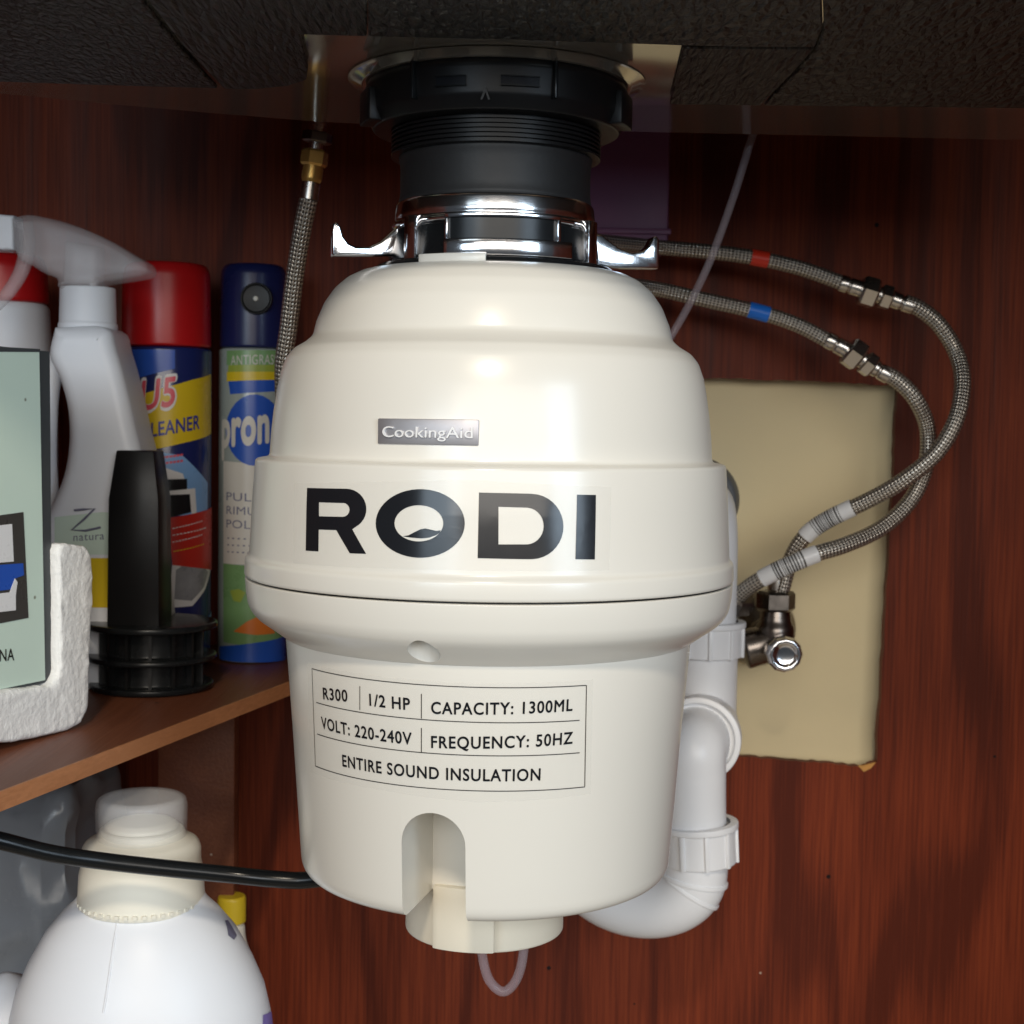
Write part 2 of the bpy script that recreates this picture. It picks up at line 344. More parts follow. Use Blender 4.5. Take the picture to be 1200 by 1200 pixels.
def fill(loops, cubic=False):                   # outlines with holes -> flat mesh in (u, v)
    cu = bpy.data.curves.new('outline', 'CURVE'); cu.dimensions = '2D'; cu.fill_mode = 'FRONT'
    for lp in loops:
        sp = cu.splines.new('POLY'); sp.points.add(len(lp) - 1); sp.use_cyclic_u = True
        for p, q in zip(sp.points, lp): p.co = (q[0], q[1], 0, 1)
    return curve_bm(cu)
def curve_bm(cu):
    o = bpy.data.objects.new('outline', cu); COL.objects.link(o); bpy.context.view_layer.update()
    me = bpy.data.meshes.new_from_object(o.evaluated_get(bpy.context.evaluated_depsgraph_get()))
    bm = bmesh.new(); bm.from_mesh(me); bpy.data.objects.remove(o); bpy.data.curves.remove(cu); bpy.data.meshes.remove(me)
    return bm
def text_bm(s, bold=0.0, space=1.0, extrude=0.0):
    cu = bpy.data.curves.new('lettering', 'FONT'); cu.body = s; cu.size = 1.0; cu.space_character = space; cu.extrude = extrude; cu.resolution_u = 5
    bm = curve_bm(cu)
    if bold and not extrude:                    # heavier strokes: shifted copies, each a hair above the last
        src = bpy.data.meshes.new('stroke'); bm.to_mesh(src)
        for k in range(8):
            a = math.pi * k / 4; n0 = len(bm.verts); bm.from_mesh(src); bm.verts.ensure_lookup_table()
            for v in bm.verts[n0:]: v.co += Vector((math.cos(a) * bold, math.sin(a) * bold, 4e-6 * (k + 1)))
        bpy.data.meshes.remove(src)
    return bm
def extent(bm):
    xs = [v.co.x for v in bm.verts]; ys = [v.co.y for v in bm.verts]; return min(xs), max(xs), min(ys), max(ys)
def cut(bm, step, axis=0):
    a = extent(bm); lo, hi = (a[0], a[1]) if axis == 0 else (a[2], a[3]); k = 1
    while lo + k * step < hi:
        c = Vector((0, 0, 0)); c[axis] = lo + k * step; n = Vector((0, 0, 0)); n[axis] = 1
        bmesh.ops.bisect_plane(bm, geom=bm.verts[:] + bm.edges[:] + bm.faces[:], plane_co=c, plane_no=n); k += 1
    return bm
def wrap(bm, surf, off, th=True):               # (angle, height) flat mesh -> on the surface
    for v in bm.verts: v.co = surf.pos(v.co.x, v.co.y, off + v.co.z)
    return bm
def patch(name, surf, loops_px, m, parent, off=0.00025, step=0.05):
    bm = fill([[surf.hit(x, y) for x, y in lp] for lp in loops_px]); cut(bm, step); cut(bm, 0.004, 1)
    return obj(name, wrap(bm, surf, off), m, parent, recalc=False)
def word(name, s, surf, x0, y0, x1, y1, h, m, parent, off=0.0003, bold=0.012, space=1.05, slant=0, ext=0.0, ztop=None):
    """text whose baseline runs from photo pixel (x0,y0) to (x1,y1), capitals h pixels high"""
    bm = text_bm(s, bold, space, ext); a = extent(bm)
    ta, za = surf.hit(x0, y0); tb, zb = surf.hit(x1, y1)
    tm, zm = surf.hit((x0 + x1) / 2, (y0 + y1) / 2); _, zt = surf.hit((x0 + x1) / 2, (y0 + y1) / 2 - h)
    cap = 0.73; hs = (zt - zm) / cap; w = (tb - ta) / (a[1] - a[0])
    for v in bm.verts:
        t = (v.co.x - a[0]) * w; f = t / (tb - ta)
        v.co.x = ta + t + slant * v.co.y * w; v.co.y = za + (zb - za) * f + v.co.y * hs
    cut(bm, 0.05)
    return obj(name, wrap(bm, surf, off), m, parent, smooth=0, recalc=False)
def boolean(o, cutter_bm):
    me = bpy.data.meshes.new('cutter'); bmesh.ops.recalc_face_normals(cutter_bm, faces=cutter_bm.faces[:]); cutter_bm.to_mesh(me); cutter_bm.free()
    c = bpy.data.objects.new('cutter', me); COL.objects.link(c)
    md = o.modifiers.new('cut', 'BOOLEAN'); md.object = c; md.operation = 'DIFFERENCE'; md.solver = 'EXACT'
    bpy.context.view_layer.update()
    nm = bpy.data.meshes.new_from_object(o.evaluated_get(bpy.context.evaluated_depsgraph_get()))
    o.modifiers.clear(); o.data = nm; bpy.data.objects.remove(c); nm.set_sharp_from_angle(angle=math.radians(35))
def hexnut(p, d, r, h, m, parent, name='hex_nut', bore=0.0):
    prof = [(0, -h / 2), (r * 0.86, -h / 2), (r, -h / 2 + h * 0.14), (r, h / 2 - h * 0.14), (r * 0.86, h / 2), (0, h / 2)]
    return obj(name, lathe(prof, seg=6, mtx=axis_mtx(p, d)), m, parent, smooth=0)

# ------------------------------------------------------------------ the cabinet
YW = 0.40; ZF = -0.49; XL, XR = -0.46, 0.52; ZC = 0.36
# rear panel with the rough sawn opening
def yw(px, py): return atY(px, py, YW)
hole = [yw(1052, 452), yw(1047, 560), yw(1036, 745), yw(1027, 893), yw(1012, 899), yw(940, 892), yw(872, 887), yw(720, 880), yw(720, 440), yw(832, 443), yw(950, 447)]
def jag(lp, n=10, a=0.0007):
    out = []
    for p, q in zip(lp, lp[1:] + lp[:1]):
        for k in range(n):
            v = p.lerp(q, k / n); out.append((v.x + random.uniform(-a, a), v.z + random.uniform(-a, a)))
    return out
bm = fill([[(XL, ZF), (XR, ZF), (XR, ZC), (XL, ZC)], jag(hole)])
for v in bm.verts: v.co = Vector((v.co.x, YW, v.co.y))
ret = bmesh.ops.extrude_face_region(bm, geom=bm.faces[:])
for v in ret['geom']:
    if isinstance(v, bmesh.types.BMVert): v.co.y += 0.008
bw = struct(obj('cabinet_back_panel', bm, 'wood', smooth=0))
chip = [yw(1005, 897), yw(1012, 904), yw(1020, 900), yw(1026, 893), yw(1014, 896)]
obj('splinter', prism([p - Vector((0, 0.0012, 0)) for p in chip], (0, 0.002, 0)), 'chip', bw, smooth=0)
struct(obj('masonry_wall', box((XL, YW + 0.026, ZF), (XR + 0.1, YW + 0.06, ZC)), 'paint', smooth=0))
struct(obj('cabinet_side_left', box((XL - 0.018, -0.33, ZF), (XL - 0.0005, YW - 0.0005, ZC)), 'wood_side', smooth=0))
struct(obj('cabinet_side_right', box((XR + 0.0005, -0.33, ZF), (XR + 0.018, YW - 0.0005, ZC)), 'wood_side', smooth=0))
struct(obj('cabinet_floor', box((XL - 0.018, -0.33, ZF - 0.018), (XR + 0.018, YW, ZF - 0.0005)), mat('pale_bounce_floor', (0.55, 0.48, 0.38), 0.5), smooth=0))  # out of view; pale colour chosen to bounce light up onto the sink
struct(obj('worktop', box((XL - 0.1, -0.36, ZC + 0.001), (XR + 0.1, YW + 0.06, ZC + 0.03), 0.003), mat('dark_worktop', (0.03, 0.03, 0.03), 0.4)))

# ------------------------------------------------------------------ the sink above
Rf, zf = tangent(428, 92); ZS = Round([(Rf, -1), (Rf, 1)]).hit(580, 58)[1]
sink = thing('kitchen_sink', 'stainless steel sink bottom with dark damping pads around the drain', 'sink', (0, 0, ZS))
far = [atZ(x, y, ZS) for x, y in ((-60, 108), (0, 113), (120, 125), (240, 136), (360, 146), (470, 152), (600, 156), (790, 160), (1000, 163.5), (1200, 167), (1300, 168.5))]
yf = -0.20
plan = [Vector((far[0].x - 0.05, yf, 0)), Vector((far[0].x - 0.05, far[0].y - 0.03, 0))] + [Vector((p.x, p.y, 0)) for p in far] + [Vector((far[-1].x + 0.06, far[-1].y - 0.03, 0)), Vector((far[-1].x + 0.06, yf, 0))]
bm = bmesh.new(); rings = []
cx = Vector((0.05, -0.05, 0))
for ins, z in ((0.0, ZC - 0.001), (0.0, ZS + 0.012), (0.0015, ZS + 0.006), (0.005, ZS + 0.002), (0.011, ZS)):
    rings.append([bm.verts.new((p.x + (cx - p).normalized().x * ins, p.y + (cx - p).normalized().y * ins, z)) for p in plan])
for a, b in zip(rings, rings[1:]):
    for i in range(len(a)): bm.faces.new((a[i], a[(i + 1) % len(a)], b[(i + 1) % len(a)], b[i]))
bm.faces.new(rings[-1])
obj('basin', bm, 'steel', sink, smooth=50)
obj('drain_rim', lathe(fillet([(0.05, ZS - 0.0005), (Rf * 0.99, ZS - 0.003), (Rf * 1.02, ZS - 0.003), (Rf * 1.09, ZS - 0.001), (Rf * 1.13, ZS - 0.0004)], 0.004), seg=96), 'steel', sink, smooth=60)
def pad(px, m, thick=0.0022):
    P = [atZ(x, y, ZS - 0.0006) for x, y in px]
    b = prism([(p.x, p.y, ZS - 0.0006) for p in P], (0, 0, -thick)); bevel(b, 0.0006, 1)
    obj('damping_pad', b, m, sink, smooth=0)
pad([(-60, 88), (100, 93.5), (255, 98), (206, 46), (165, -8), (140, -45), (-60, -45)], 'pad_a')
pad([(262, 98.5), (300, 99), (338, 95), (359, 88), (361, 74), (352, 34), (430, 36), (430, -45), (148, -45), (172, -8), (213, 46)], 'pad_b')
pad([(431.5, 36.2), (600, 40), (803, 47), (860, 48.5), (955, 49), (964, 28), (962, -45), (431.5, -45)], 'pad_c')
pad([(801, 50), (785, 117), (892, 118), (925, 85), (955, 51)], 'pad_b')
pad([(895.5, 118), (1080, 120), (1320, 123), (1320, -45), (963, -45), (965.5, 29), (957.5, 51), (928, 85)], 'pad_c')

# ------------------------------------------------------------------ the food waste disposer
XC = lambda y: 575 - 0.0157 * (y - 500)
def sil(hw, y):
    a = tangent(XC(y) - hw, y - 3.5 * hw / 250); b = tangent(XC(y) + hw, y + 3.5 * hw / 250)
    return ((a[0] + b[0]) / 2, (a[1] + b[1]) / 2)
disp = thing('food_waste_disposer', 'ivory food waste disposer with large black lettering hanging from the sink', 'waste disposer', (0, 0, -0.25))
up_px = [(147, 320), (158, 322.5), (172, 329), (186, 341), (198, 358), (207, 380), (211, 397), (220, 404.5), (233, 412), (242, 423), (248, 440), (251.5, 458), (255.5, 485), (258, 510), (259.5, 538), (276, 541), (279, 590), (281.5, 652), (286.5, 657), (287, 678)]
up_prof = [sil(*q) for q in up_px]
r_lip, z_seam = up_prof[-1]
zt = up_prof[0][1]
up_full = fillet([(0.0, zt - 0.004), (up_prof[0][0] - 0.008, zt - 0.004), (up_prof[0][0] - 0.005, zt - 0.0012)] + up_prof + [(r_lip - 0.004, z_seam), (r_lip - 0.004, z_seam - 0.003), (0, z_seam - 0.003)], 0.0016)
cover = obj('upper_cover', lathe(up_full, seg=160), 'ivory', disp, smooth=28)
lo_px = [(286, 680.5), (284.5, 697), (282, 711), (277, 720), (270, 726.5)]
lo_prof = [sil(*q) for q in lo_px]
body_px = [(237, 752), (228, 850), (217.5, 979)]
body = [sil(*q) for q in body_px]
zb_mid = body[-1][1]
under = sil(235, 749.5)
lower = obj('lower_cover', lathe(fillet([(0, z_seam - 0.0005), (r_lip - 0.0012, z_seam - 0.0007)] + lo_prof + [under, (0, under[1])], 0.002), seg=160), 'ivory', disp, smooth=28)
obj('seam_gasket', lathe([(r_lip - 0.006, z_seam + 0.0006), (r_lip - 0.0022, z_seam + 0.0006), (r_lip - 0.0022, z_seam - 0.002), (r_lip - 0.006, z_seam - 0.002)], seg=120), 'black', disp)
# lower body with the arched slot
slope = (body[2][0] - body[1][0]) / (body[2][1] - body[1][1])
Rb = Round([body[2], body[0]]); 
zbot = Round([(body[2][0] - 0.004, -1), (body[2][0] - 0.004, 1)]).hit(546, 1082)[1]
rb_bot = body[2][0] + slope * (zbot - body[2][1])
bprof = [(0, body[0][1] + 0.012), (body[0][0], body[0][1] + 0.012), body[0], body[1], body[2], (rb_bot, zbot), (0, zbot)]
BP = fillet(bprof[:5] + [(rb_bot, zbot), (0, zbot)], 0.0095, 7)
lb = obj('lower_body', lathe(BP, seg=160), 'ivory', disp, smooth=28)
SB = Round([(r, z) for r, z in bprof[1:6]])
ta, zs_ = SB.hit(470.5, 1010); tb, _ = SB.hit(546, 1010); tm = (ta + tb) / 2; _, ztop = SB.hit(510, 953)
wsl = SB.R(zs_) * (tb - ta) / 2 * 0.985
dirv = Vector((math.sin(tm), -math.cos(tm), 0)); tan = Vector((math.cos(tm), math.sin(tm), 0))
arch = [(-wsl, zbot - 0.03), (wsl, zbot - 0.03)] + [(wsl * math.cos(a), ztop - wsl + wsl * math.sin(a)) for a in [math.pi * k / 18 for k in range(19)]]
r_in = 0.040
boolean(lb, prism([tan * x + dirv * r_in + Vector((0, 0, z)) for x, z in arch], dirv * 0.12))
SL = Round([lo_prof[-1], under]); hole_t, hole_z = SL.hit(497, 765); hr = SL.R(hole_z)
boolean(lower, lathe([(0, -0.03), (0.0066, -0.03), (0.0066, 0.009), (0, 0.009)], seg=40, mtx=axis_mtx((hr * math.sin(hole_t), -hr * math.cos(hole_t), hole_z), (0, 0, 1))))
# hub under the body
Rh = 0.0365
zh = Round([(Rh, -1), (Rh, 1)]).hit(600, 1116)[1]
obj('hub', lathe(fillet([(0, zbot + 0.05), (Rh - 0.001, zbot + 0.05), (Rh, zh), (0, zh)], 0.0015), seg=64), 'ivory_matt', disp)
q0 = Round([(0.044, -1), (0.044, 1)]); t0, zk = q0.hit(507, 1037); t1, zk2 = q0.hit(579, 1118)
obj('hub_block', arcbox(t0, t1, zk2, zk, 0.03, 0.044, bw=0.0007), 'ivory_matt', disp, smooth=30)
# lettering on the band
SU = Round(up_prof)
def zoomL(pts): return [(340 + x / 3.158, 560 + y / 3.158) for x, y in pts]
def arc(cx, cy, rx, ry, a0, a1, n=14): return [(cx + rx * math.cos(math.radians(a0 + (a1 - a0) * k / n)), cy + ry * math.sin(math.radians(a0 + (a1 - a0) * k / n))) for k in range(n + 1)]
R_out = [(64, 37), (205, 40)] + arc(208, 115, 75, 75, -90, 62, 14) + [(231, 190), (282, 281), (222, 279), (172, 193), (107, 191), (106, 272), (59, 269)]
R_in = [(108, 90), (196, 93)] + arc(196, 118, 25, 26, -88, 88, 8) + [(108, 142)]
O_out = arc(482, 168.5, 164.5, 127, 0, 352.8, 49)
O_in = arc(477, 168, 90, 67, 0, 352.8, 49)
wave = [(417, 216), (440, 212), (462, 200), (483, 190), (500, 187), (520, 191), (540, 196), (558, 194), (553, 204), (540, 212), (515, 221), (488, 224), (450, 221)]
D_out = [(699, 54), (880, 58)] + arc(892, 180, 119, 121, -88, 88, 18) + [(880, 301), (694, 297)]
D_in = [(771, 107), (880, 110)] + arc(874, 178, 64, 68, -84, 86, 14) + [(771, 246)]
I_out = [(1061, 62), (1131, 63), (1127, 302), (1055, 301)]
for lps in ([R_out, R_in], [O_out, O_in], [D_out, D_in], [I_out]):
    patch('letter', SU, [zoomL(l) for l in lps], 'print', disp, off=0.0002, step=0.03)
patch('wave_emblem', SU, [zoomL(wave)], 'print', disp, off=0.0002, step=0.03)
M['film'] = mat('clear_label_film', (0.80, 0.79, 0.75), 0.10, var=0.02, rvar=0.05, vscale=30, alpha=0.10)
patch('label_film', SU, [[(345, 566), (540, 562), (716, 571), (714, 668), (530, 668), (344, 660)]], 'film', disp, off=0.0001, step=0.03)
patch('label_film', SB, [[(360, 776), (450, 793), (540, 800), (695, 796), (692, 930), (560, 940), (450, 926), (364, 904)]], 'film', disp, off=0.0001, step=0.03)
# rating label
def line(x0, y0, x1, y1, w=0.0004):
    (a, za), (b, zb) = SB.hit(x0, y0), SB.hit(x1, y1); R = SB.R(za); bm = bmesh.new(); n = max(1, int(abs(b - a) / 0.04))
    if abs(b - a) * R > abs(zb - za): lp = [(a, za - w / 2), (b, zb - w / 2), (b, zb + w / 2), (a, za + w / 2)]
    else: lp = [(a - w / 2 / R, za), (b - w / 2 / R, zb), (b + w / 2 / R, zb), (a + w / 2 / R, za)]
    bm = fill([lp]); cut(bm, 0.03)
    obj('label_rule', wrap(bm, SB, 0.0002), 'line', disp, smooth=0, recalc=False)
for l in ((366, 783.5, 687, 803), (370, 897.5, 685, 922), (366, 783.5, 370, 897.5), (687, 803, 685, 922), (371, 823, 679, 844), (372, 860, 679, 882), (422, 804, 422, 832), (494, 813, 494, 842), (494, 853, 494, 882)): line(*l)
for w_ in (('R300', 379.5, 819, 408, 822, 14), ('1/2 HP', 433.5, 826.5, 481, 832, 14.5), ('CAPACITY: 1300ML', 505.5, 836, 670.5, 832.5, 14.5), ('VOLT: 220-240V', 377.5, 853, 483, 872.5, 14.5), ('FREQUENCY: 50HZ', 505.5, 876, 670.5, 871, 14.5), ('ENTIRE SOUND INSULATION', 402, 897.5, 633, 914, 14.5)):
    word('label_text', *((w_[0], SB) + w_[1:]), 'print', disp, bold=0.020, space=1.12)
# metal name plate
(ba, bz0), (bb, bz1) = SU.hit(443.5, 520.5), SU.hit(561, 522)
_, bzt = SU.hit(502, 491)
zc0 = (bz0 + bz1) / 2
bm = arcbox(ba, bb, zc0, bzt, SU.R(zc0) - 0.0012, SU.R((zc0 + bzt) / 2) + 0.0012, bw=0.0005)
plate = obj('name_plate', bm, 'badge', disp, smooth=30)
SP = Round([(SU.R((zc0 + bzt) / 2) + 0.0013, -1), (SU.R((zc0 + bzt) / 2) + 0.0013, 1)])
word('plate_lettering', 'CookingAid', SP, 449, 512, 554, 513.5, 13.5, 'white_p', plate, off=0.0003, bold=0.03, space=1.0, ext=0.0005)
# mount
ZT = ZS - 0.0025
def fz(px, py, R): return Round([(R, -1), (R, 1)]).hit(px, py)[1]
Rfl = tangent(XC(95) - 154, 95)[0]; Rth = tangent(XC(150) - 122, 150)[0]; Rsl = tangent(XC(195) - 110.5, 195)[0]
Rm1 = tangent(XC(235) - 113, 235)[0]; Rm2 = tangent(XC(285) - 126, 285)[0]; Rg = tangent(XC(312) - 141, 312)[0]
z1 = fz(580, 125, Rfl); z2 = fz(580, 165, Rth); z3 = fz(580, 223, Rsl); z4 = fz(580, 248, Rm2 - 0.003); z5 = fz(580, 302, Rm2); z6 = zt - 0.002
obj('mount_flange', lathe(fillet([(0, ZT + 0.001), (Rfl - 0.002, ZT + 0.001), (Rfl, ZT - 0.003), (Rfl - 0.001, z1 + 0.006), (Rfl - 0.004, z1), (0, z1)], 0.001), seg=96), 'black', disp)
pr = [(0, z1 + 0.001)]; nth = 6
for k in range(nth):
    a = z1 + (z2 - z1) * k / nth; b = z1 + (z2 - z1) * (k + 1) / nth
    pr += [(Rth - 0.0016, a), (Rth - 0.0016, a * 0.7 + b * 0.3), (Rth, a * 0.6 + b * 0.4), (Rth, a * 0.1 + b * 0.9)]
pr += [(Rth - 0.002, z2), (0, z2)]
obj('threaded_collar', lathe(pr, seg=96), 'black', disp, smooth=20)
obj('rubber_sleeve', lathe(fillet([(0, z2 + 0.001), (Rsl + 0.0012, z2 + 0.001), (Rsl, z2 - 0.004), (Rsl, z3 + 0.003), (Rsl + 0.001, z3 - 0.001), (0, z3 - 0.001)], 0.002), seg=96), 'black_matt', disp)
obj('locking_ring', lathe(fillet([(0, z3), (Rm1 - 0.001, z3), (Rm1 + 0.0008, z3 - 0.0015), (Rm1 + 0.0015, z4 + 0.002), (Rm2 - 0.004, z4), (Rm2 - 0.002, z4 - 0.002), (Rm2 - 0.004, z4 - 0.004), (0, z4 - 0.004)], 0.0012), seg=128), 'chrome', disp, smooth=30)
obj('ring_body', lathe(fillet([(0, z4 - 0.0035), (Rm2 - 0.003, z4 - 0.0035), (Rm2 - 0.001, z5 + 0.001), (Rm2 - 0.003, z5), (0, z5)], 0.0015), seg=128), 'black_gloss', disp, smooth=30)
obj('gasket_ring', lathe(fillet([(0, z5 + 0.001), (Rg - 0.002, z5 + 0.0005), (Rg, z5 - 0.0015), (Rg - 0.001, z6), (0, z6)], 0.0008), seg=96), 'black_gloss', disp)
SF = Round([(Rfl, -1), (Rfl, 1)]); SM = Round([(Rm2, -1), (Rm2, 1)])
for x0, x1, yb in ((432, 449, 154), (718, 735, 154)):
    rr = Rfl + 0.0005; c = (x0 + x1) / 2; t = -1.25 if c < 580 else 1.25
    zlow = sil(150, 154)[1]
    obj('flange_tab', arcbox(t - 0.16, t + 0.16, zlow, ZT - 0.006, Rfl - 0.006, Rfl + 0.0022, bw=0.0008), 'black', disp, smooth=30)
for x in (485.5, 650):
    t, _ = SF.hit(x, 100); obj('flange_fin', arcbox(t - 0.014, t + 0.014, fz(x, 116, Rfl), fz(x, 72, Rfl), Rfl - 0.003, Rfl + 0.0020, bw=0.0004), 'black_gloss', disp, smooth=30)
for x0, x1 in ((511, 546), (587, 632)):
    ta_, _ = SF.hit(x0, 95); tb_, _ = SF.hit(x1, 95)
    for za_, zb_ in ((fz(565, 100, Rfl), fz(565, 98.5, Rfl)), (fz(565, 89, Rfl), fz(565, 87.5, Rfl))):
        obj('slot_lip', arcbox(ta_, tb_, za_, zb_, Rfl - 0.002, Rfl + 0.0014), 'black_gloss', disp, smooth=30)
    obj('slot', arcbox(ta_, tb_, fz(565, 98.5, Rfl), fz(565, 89, Rfl), Rfl - 0.002, Rfl + 0.0003), 'print', disp, smooth=30)
patch('arrow_mark', SF, [[(569, 101), (574.5, 117), (572, 117), (569.3, 108), (565.5, 117), (563, 117)]], 'black_matt', disp, off=0.0007)
for x0, x1, ya, yb in ((477, 489.5, 249, 299), (686.5, 696, 257, 305)):
    ta_, _ = SM.hit(x0, 275); tb_, _ = SM.hit(x1, 275)
    obj('ring_pillar', arcbox(ta_, tb_, z5 - 0.0005, z4 - 0.0005, Rm2 - 0.004, Rm2 + 0.0018, bw=0.0007), 'chrome', disp, smooth=30)
SM2 = Round([(Rm2 + 0.002, -1), (Rm2 + 0.002, 1)])
fa, _ = SM2.hit(521, 275); fb, _ = SM2.hit(669, 275); fb2, _ = SM2.hit(657, 275)
zz = lambda y: fz(590, y, Rm2 + 0.002)
obj('frame_plate', arcbox(fa, fb, zz(299.5), zz(279), Rm2 - 0.003, Rm2 + 0.0034, bw=0.0007), 'chrome', disp, smooth=30)
obj('frame_bar', arcbox(fa, fb2, zz(254), zz(247.5), Rm2 - 0.003, Rm2 + 0.0022, bw=0.0006), 'chrome', disp, smooth=30)
ft, _ = SM2.hit(524.5, 275); ft2, _ = SM2.hit(653, 275)
obj('frame_post', arcbox(fa, ft, zz(279), zz(254), Rm2 - 0.003, Rm2 + 0.0024, bw=0.0004), 'chrome', disp, smooth=30)
obj('frame_post', arcbox(ft2, fb2, zz(279), zz(254), Rm2 - 0.003, Rm2 + 0.0024, bw=0.0004), 'chrome', disp, smooth=30)
obj('frame_recess', arcbox(ft, ft2, zz(279), zz(254), Rm2 - 0.003, Rm2 + 0.0006), 'black_gloss', disp, smooth=30)
obj('dome_tab', arcbox(SU.hit(508, 305)[0] * 1.35, SU.hit(571, 305)[0] * 1.35, zt - 0.001, zt + 0.0034, up_prof[0][0] - 0.009, up_prof[0][0] - 0.0015, bw=0.0006), 'ivory', disp, smooth=30)
yawh = math.radians(18)
for s, pts in ((-1, [(388, 301), (387.5, 272), (389, 262), (394, 261), (398, 267), (401, 278), (407, 286), (416, 290), (430, 290), (444, 284), (462, 268), (470, 268), (470, 301)]), (1, [(769, 316), (769.5, 281), (766, 277), (762, 279), (757, 289), (750, 295), (738, 297), (722, 291), (702, 276), (692, 276), (692, 310), (717, 315)])):
    d = Vector((s * math.cos(yawh), s * math.sin(yawh), 0)); n = Vector((-d.y, d.x, 0))
    P = [onplane(x, y, (0, 0, 0), n) for x, y in pts]
    b = prism([p - n * 0.0035 for p in P], n * 0.007); bevel(b, 0.0014, 3)
    obj('ear_hook', b, 'chrome', disp, smooth=45)
# power cord
cord = [atY(-70, 968, -0.01), atY(0, 985, 0.0), atY(60, 1000, 0.01), atY(120, 1009, 0.02), atY(200, 1018, 0.028), atY(270, 1025, 0.035), atY(320, 1030, 0.035), atY(362, 1031, 0.035), atY(430, 1020, 0.03)]
obj('power_cord', tube(spline(cord, 8), 0.0041, 16), 'black_gloss', disp, smooth=60)

# ------------------------------------------------------------------ clear tube
t = thing('drain_tube', 'thin clear plastic tube running down behind the disposer to a loop below it', 'tube', atY(590, 1168, 0.02))
p = [atY(905, 95, 0.165), atY(880, 165, 0.165), atY(858, 235, 0.17), atY(828, 315, 0.18), atY(790, 388, 0.19), atY(735, 470, 0.18), atY(660, 640, 0.16), atY(620, 850, 0.10), atY(617, 1040, 0.02), atY(614, 1110, 0.01), atY(606, 1146, 0.01), atY(590, 1162, 0.01), atY(573, 1148, 0.01), atY(565, 1118, 0.01), atY(562, 1080, 0.01)]
obj('clear_hose', tube(spline(p, 9), 0.0023, 16), 'clear', t, smooth=60)

# ------------------------------------------------------------------ white drain pipework
pvc = thing('drain_trap', 'white plastic drain trap with ribbed coupling nuts behind the disposer', 'drain pipe', atY(760, 1110, 0.25))
RP = 0.0203
Yp = 0.27; Yd = 0.335
# wall elbow and down pipe
pw = atY(838, 640, YW + 0.03); pa = atY(832, 645, Yd); 
cxp = atY(829, 700, Yd)
el = [Vector((cxp.x, YW + 0.035, cxp.z + 0.062)), Vector((cxp.x, YW - 0.03, cxp.z + 0.062)), Vector((cxp.x, Yd + 0.012, cxp.z + 0.056)), Vector((cxp.x, Yd + 0.002, cxp.z + 0.040)), Vector((cxp.x, Yd, cxp.z + 0.015)), Vector((cxp.x, Yd, atY(832, 735, Yd).z))]
obj('wall_elbow', tube(spline(el, 8), RP * 0.98, 40), 'pvc', pvc, smooth=60)
dn = [Vector((cxp.x, Yd, atY(832, 730, Yd).z)), Vector((cxp.x, Yd, atY(832, 800, Yd).z)), Vector((cxp.x, Yd, atY(832, 872, Yd).z))]
obj('down_pipe', tube(dn, RP * 1.06, 40), 'pvc', pvc, smooth=60)
def nut(p, d, r, h, nrib=10, rot=0.3):
    o = obj('coupling_nut', lathe(fillet([(r * 0.85, -h / 2), (r * 0.97, -h / 2), (r * 0.97, h / 2 - 0.004), (r * 1.05, h / 2 - 0.004), (r * 1.05, h / 2), (r * 0.85, h / 2)], 0.001), seg=64, mtx=axis_mtx(p, d)), 'pvc', pvc, smooth=35)
    for k in range(nrib):
        a = rot + 2 * math.pi * k / nrib; b = box((r * 0.95, -0.0014, -h / 2), (r * 1.035, 0.0014, h / 2 - 0.004), 0.0005)
        bmesh.ops.transform(b, matrix=axis_mtx(p, d) @ Matrix.Rotation(a, 4, 'Z'), verts=b.verts[:])
        obj('rib', b, 'pvc', o, smooth=30)
zN = (atY(832, 727, Yd).z + atY(832, 768, Yd).z) / 2
nut(Vector((cxp.x, Yd, zN)), (0, 0, 1), RP * 1.25, 0.024)
# forward branch with its round collar, then down into the bend
cb = atY(820, 868, Yp)
br = [Vector((cxp.x, Yd, cb.z)), Vector((cb.x + 0.004, Yp + 0.03, cb.z)), Vector((cb.x, Yp + 0.005, cb.z + 0.001))]
dcol = Vector((-0.25, -1, 0.0))
obj('branch_pipe', tube(spline(br, 6), RP * 1.12, 40), 'pvc', pvc, smooth=60)
obj('branch_collar', lathe(fillet([(RP * 0.8, -0.012), (RP * 1.32, -0.012), (RP * 1.36, 0.0), (RP * 1.36, 0.004), (RP * 1.18, 0.005), (RP * 1.14, 0.001), (RP * 0.8, 0.0)], 0.001), seg=64, mtx=axis_mtx(cb + Vector((0, 0.006, 0)), dcol)), 'pvc', pvc, smooth=35)
Yq = Yp - 0.012
def pq(px, py, dy=0): return atY(px, py, Yq + dy)
leg = [cb + Vector((0.0, 0.012, 0.001)), cb + Vector((-0.002, -0.002, -0.001)), pq(812, 880), pq(812, 905), pq(812, 940), pq(813, 985)]
obj('trap_leg', tube(spline(leg, 8), RP * 1.03, 40), 'pvc', pvc, smooth=60)
nut(pq(818, 986), (-0.06, 0, 1), RP * 1.22, 0.026, rot=0.1)
c0 = pq(746, 1020); rb = (pq(814, 1020) - c0).length
bend = [pq(814, 990), pq(814, 1005)] + [c0 + Vector((rb * math.cos(a), 0.02 * (1 - math.cos(a)), -rb * 0.76 * math.sin(a))) for a in [math.pi * k / 12 for k in range(13)]] + [c0 + Vector((-rb, 0.04, 0.05)), c0 + Vector((-rb, 0.04, 0.16))]
obj('trap_bend', tube(spline(bend, 5), RP * 1.03, 40), 'pvc', pvc, smooth=60)
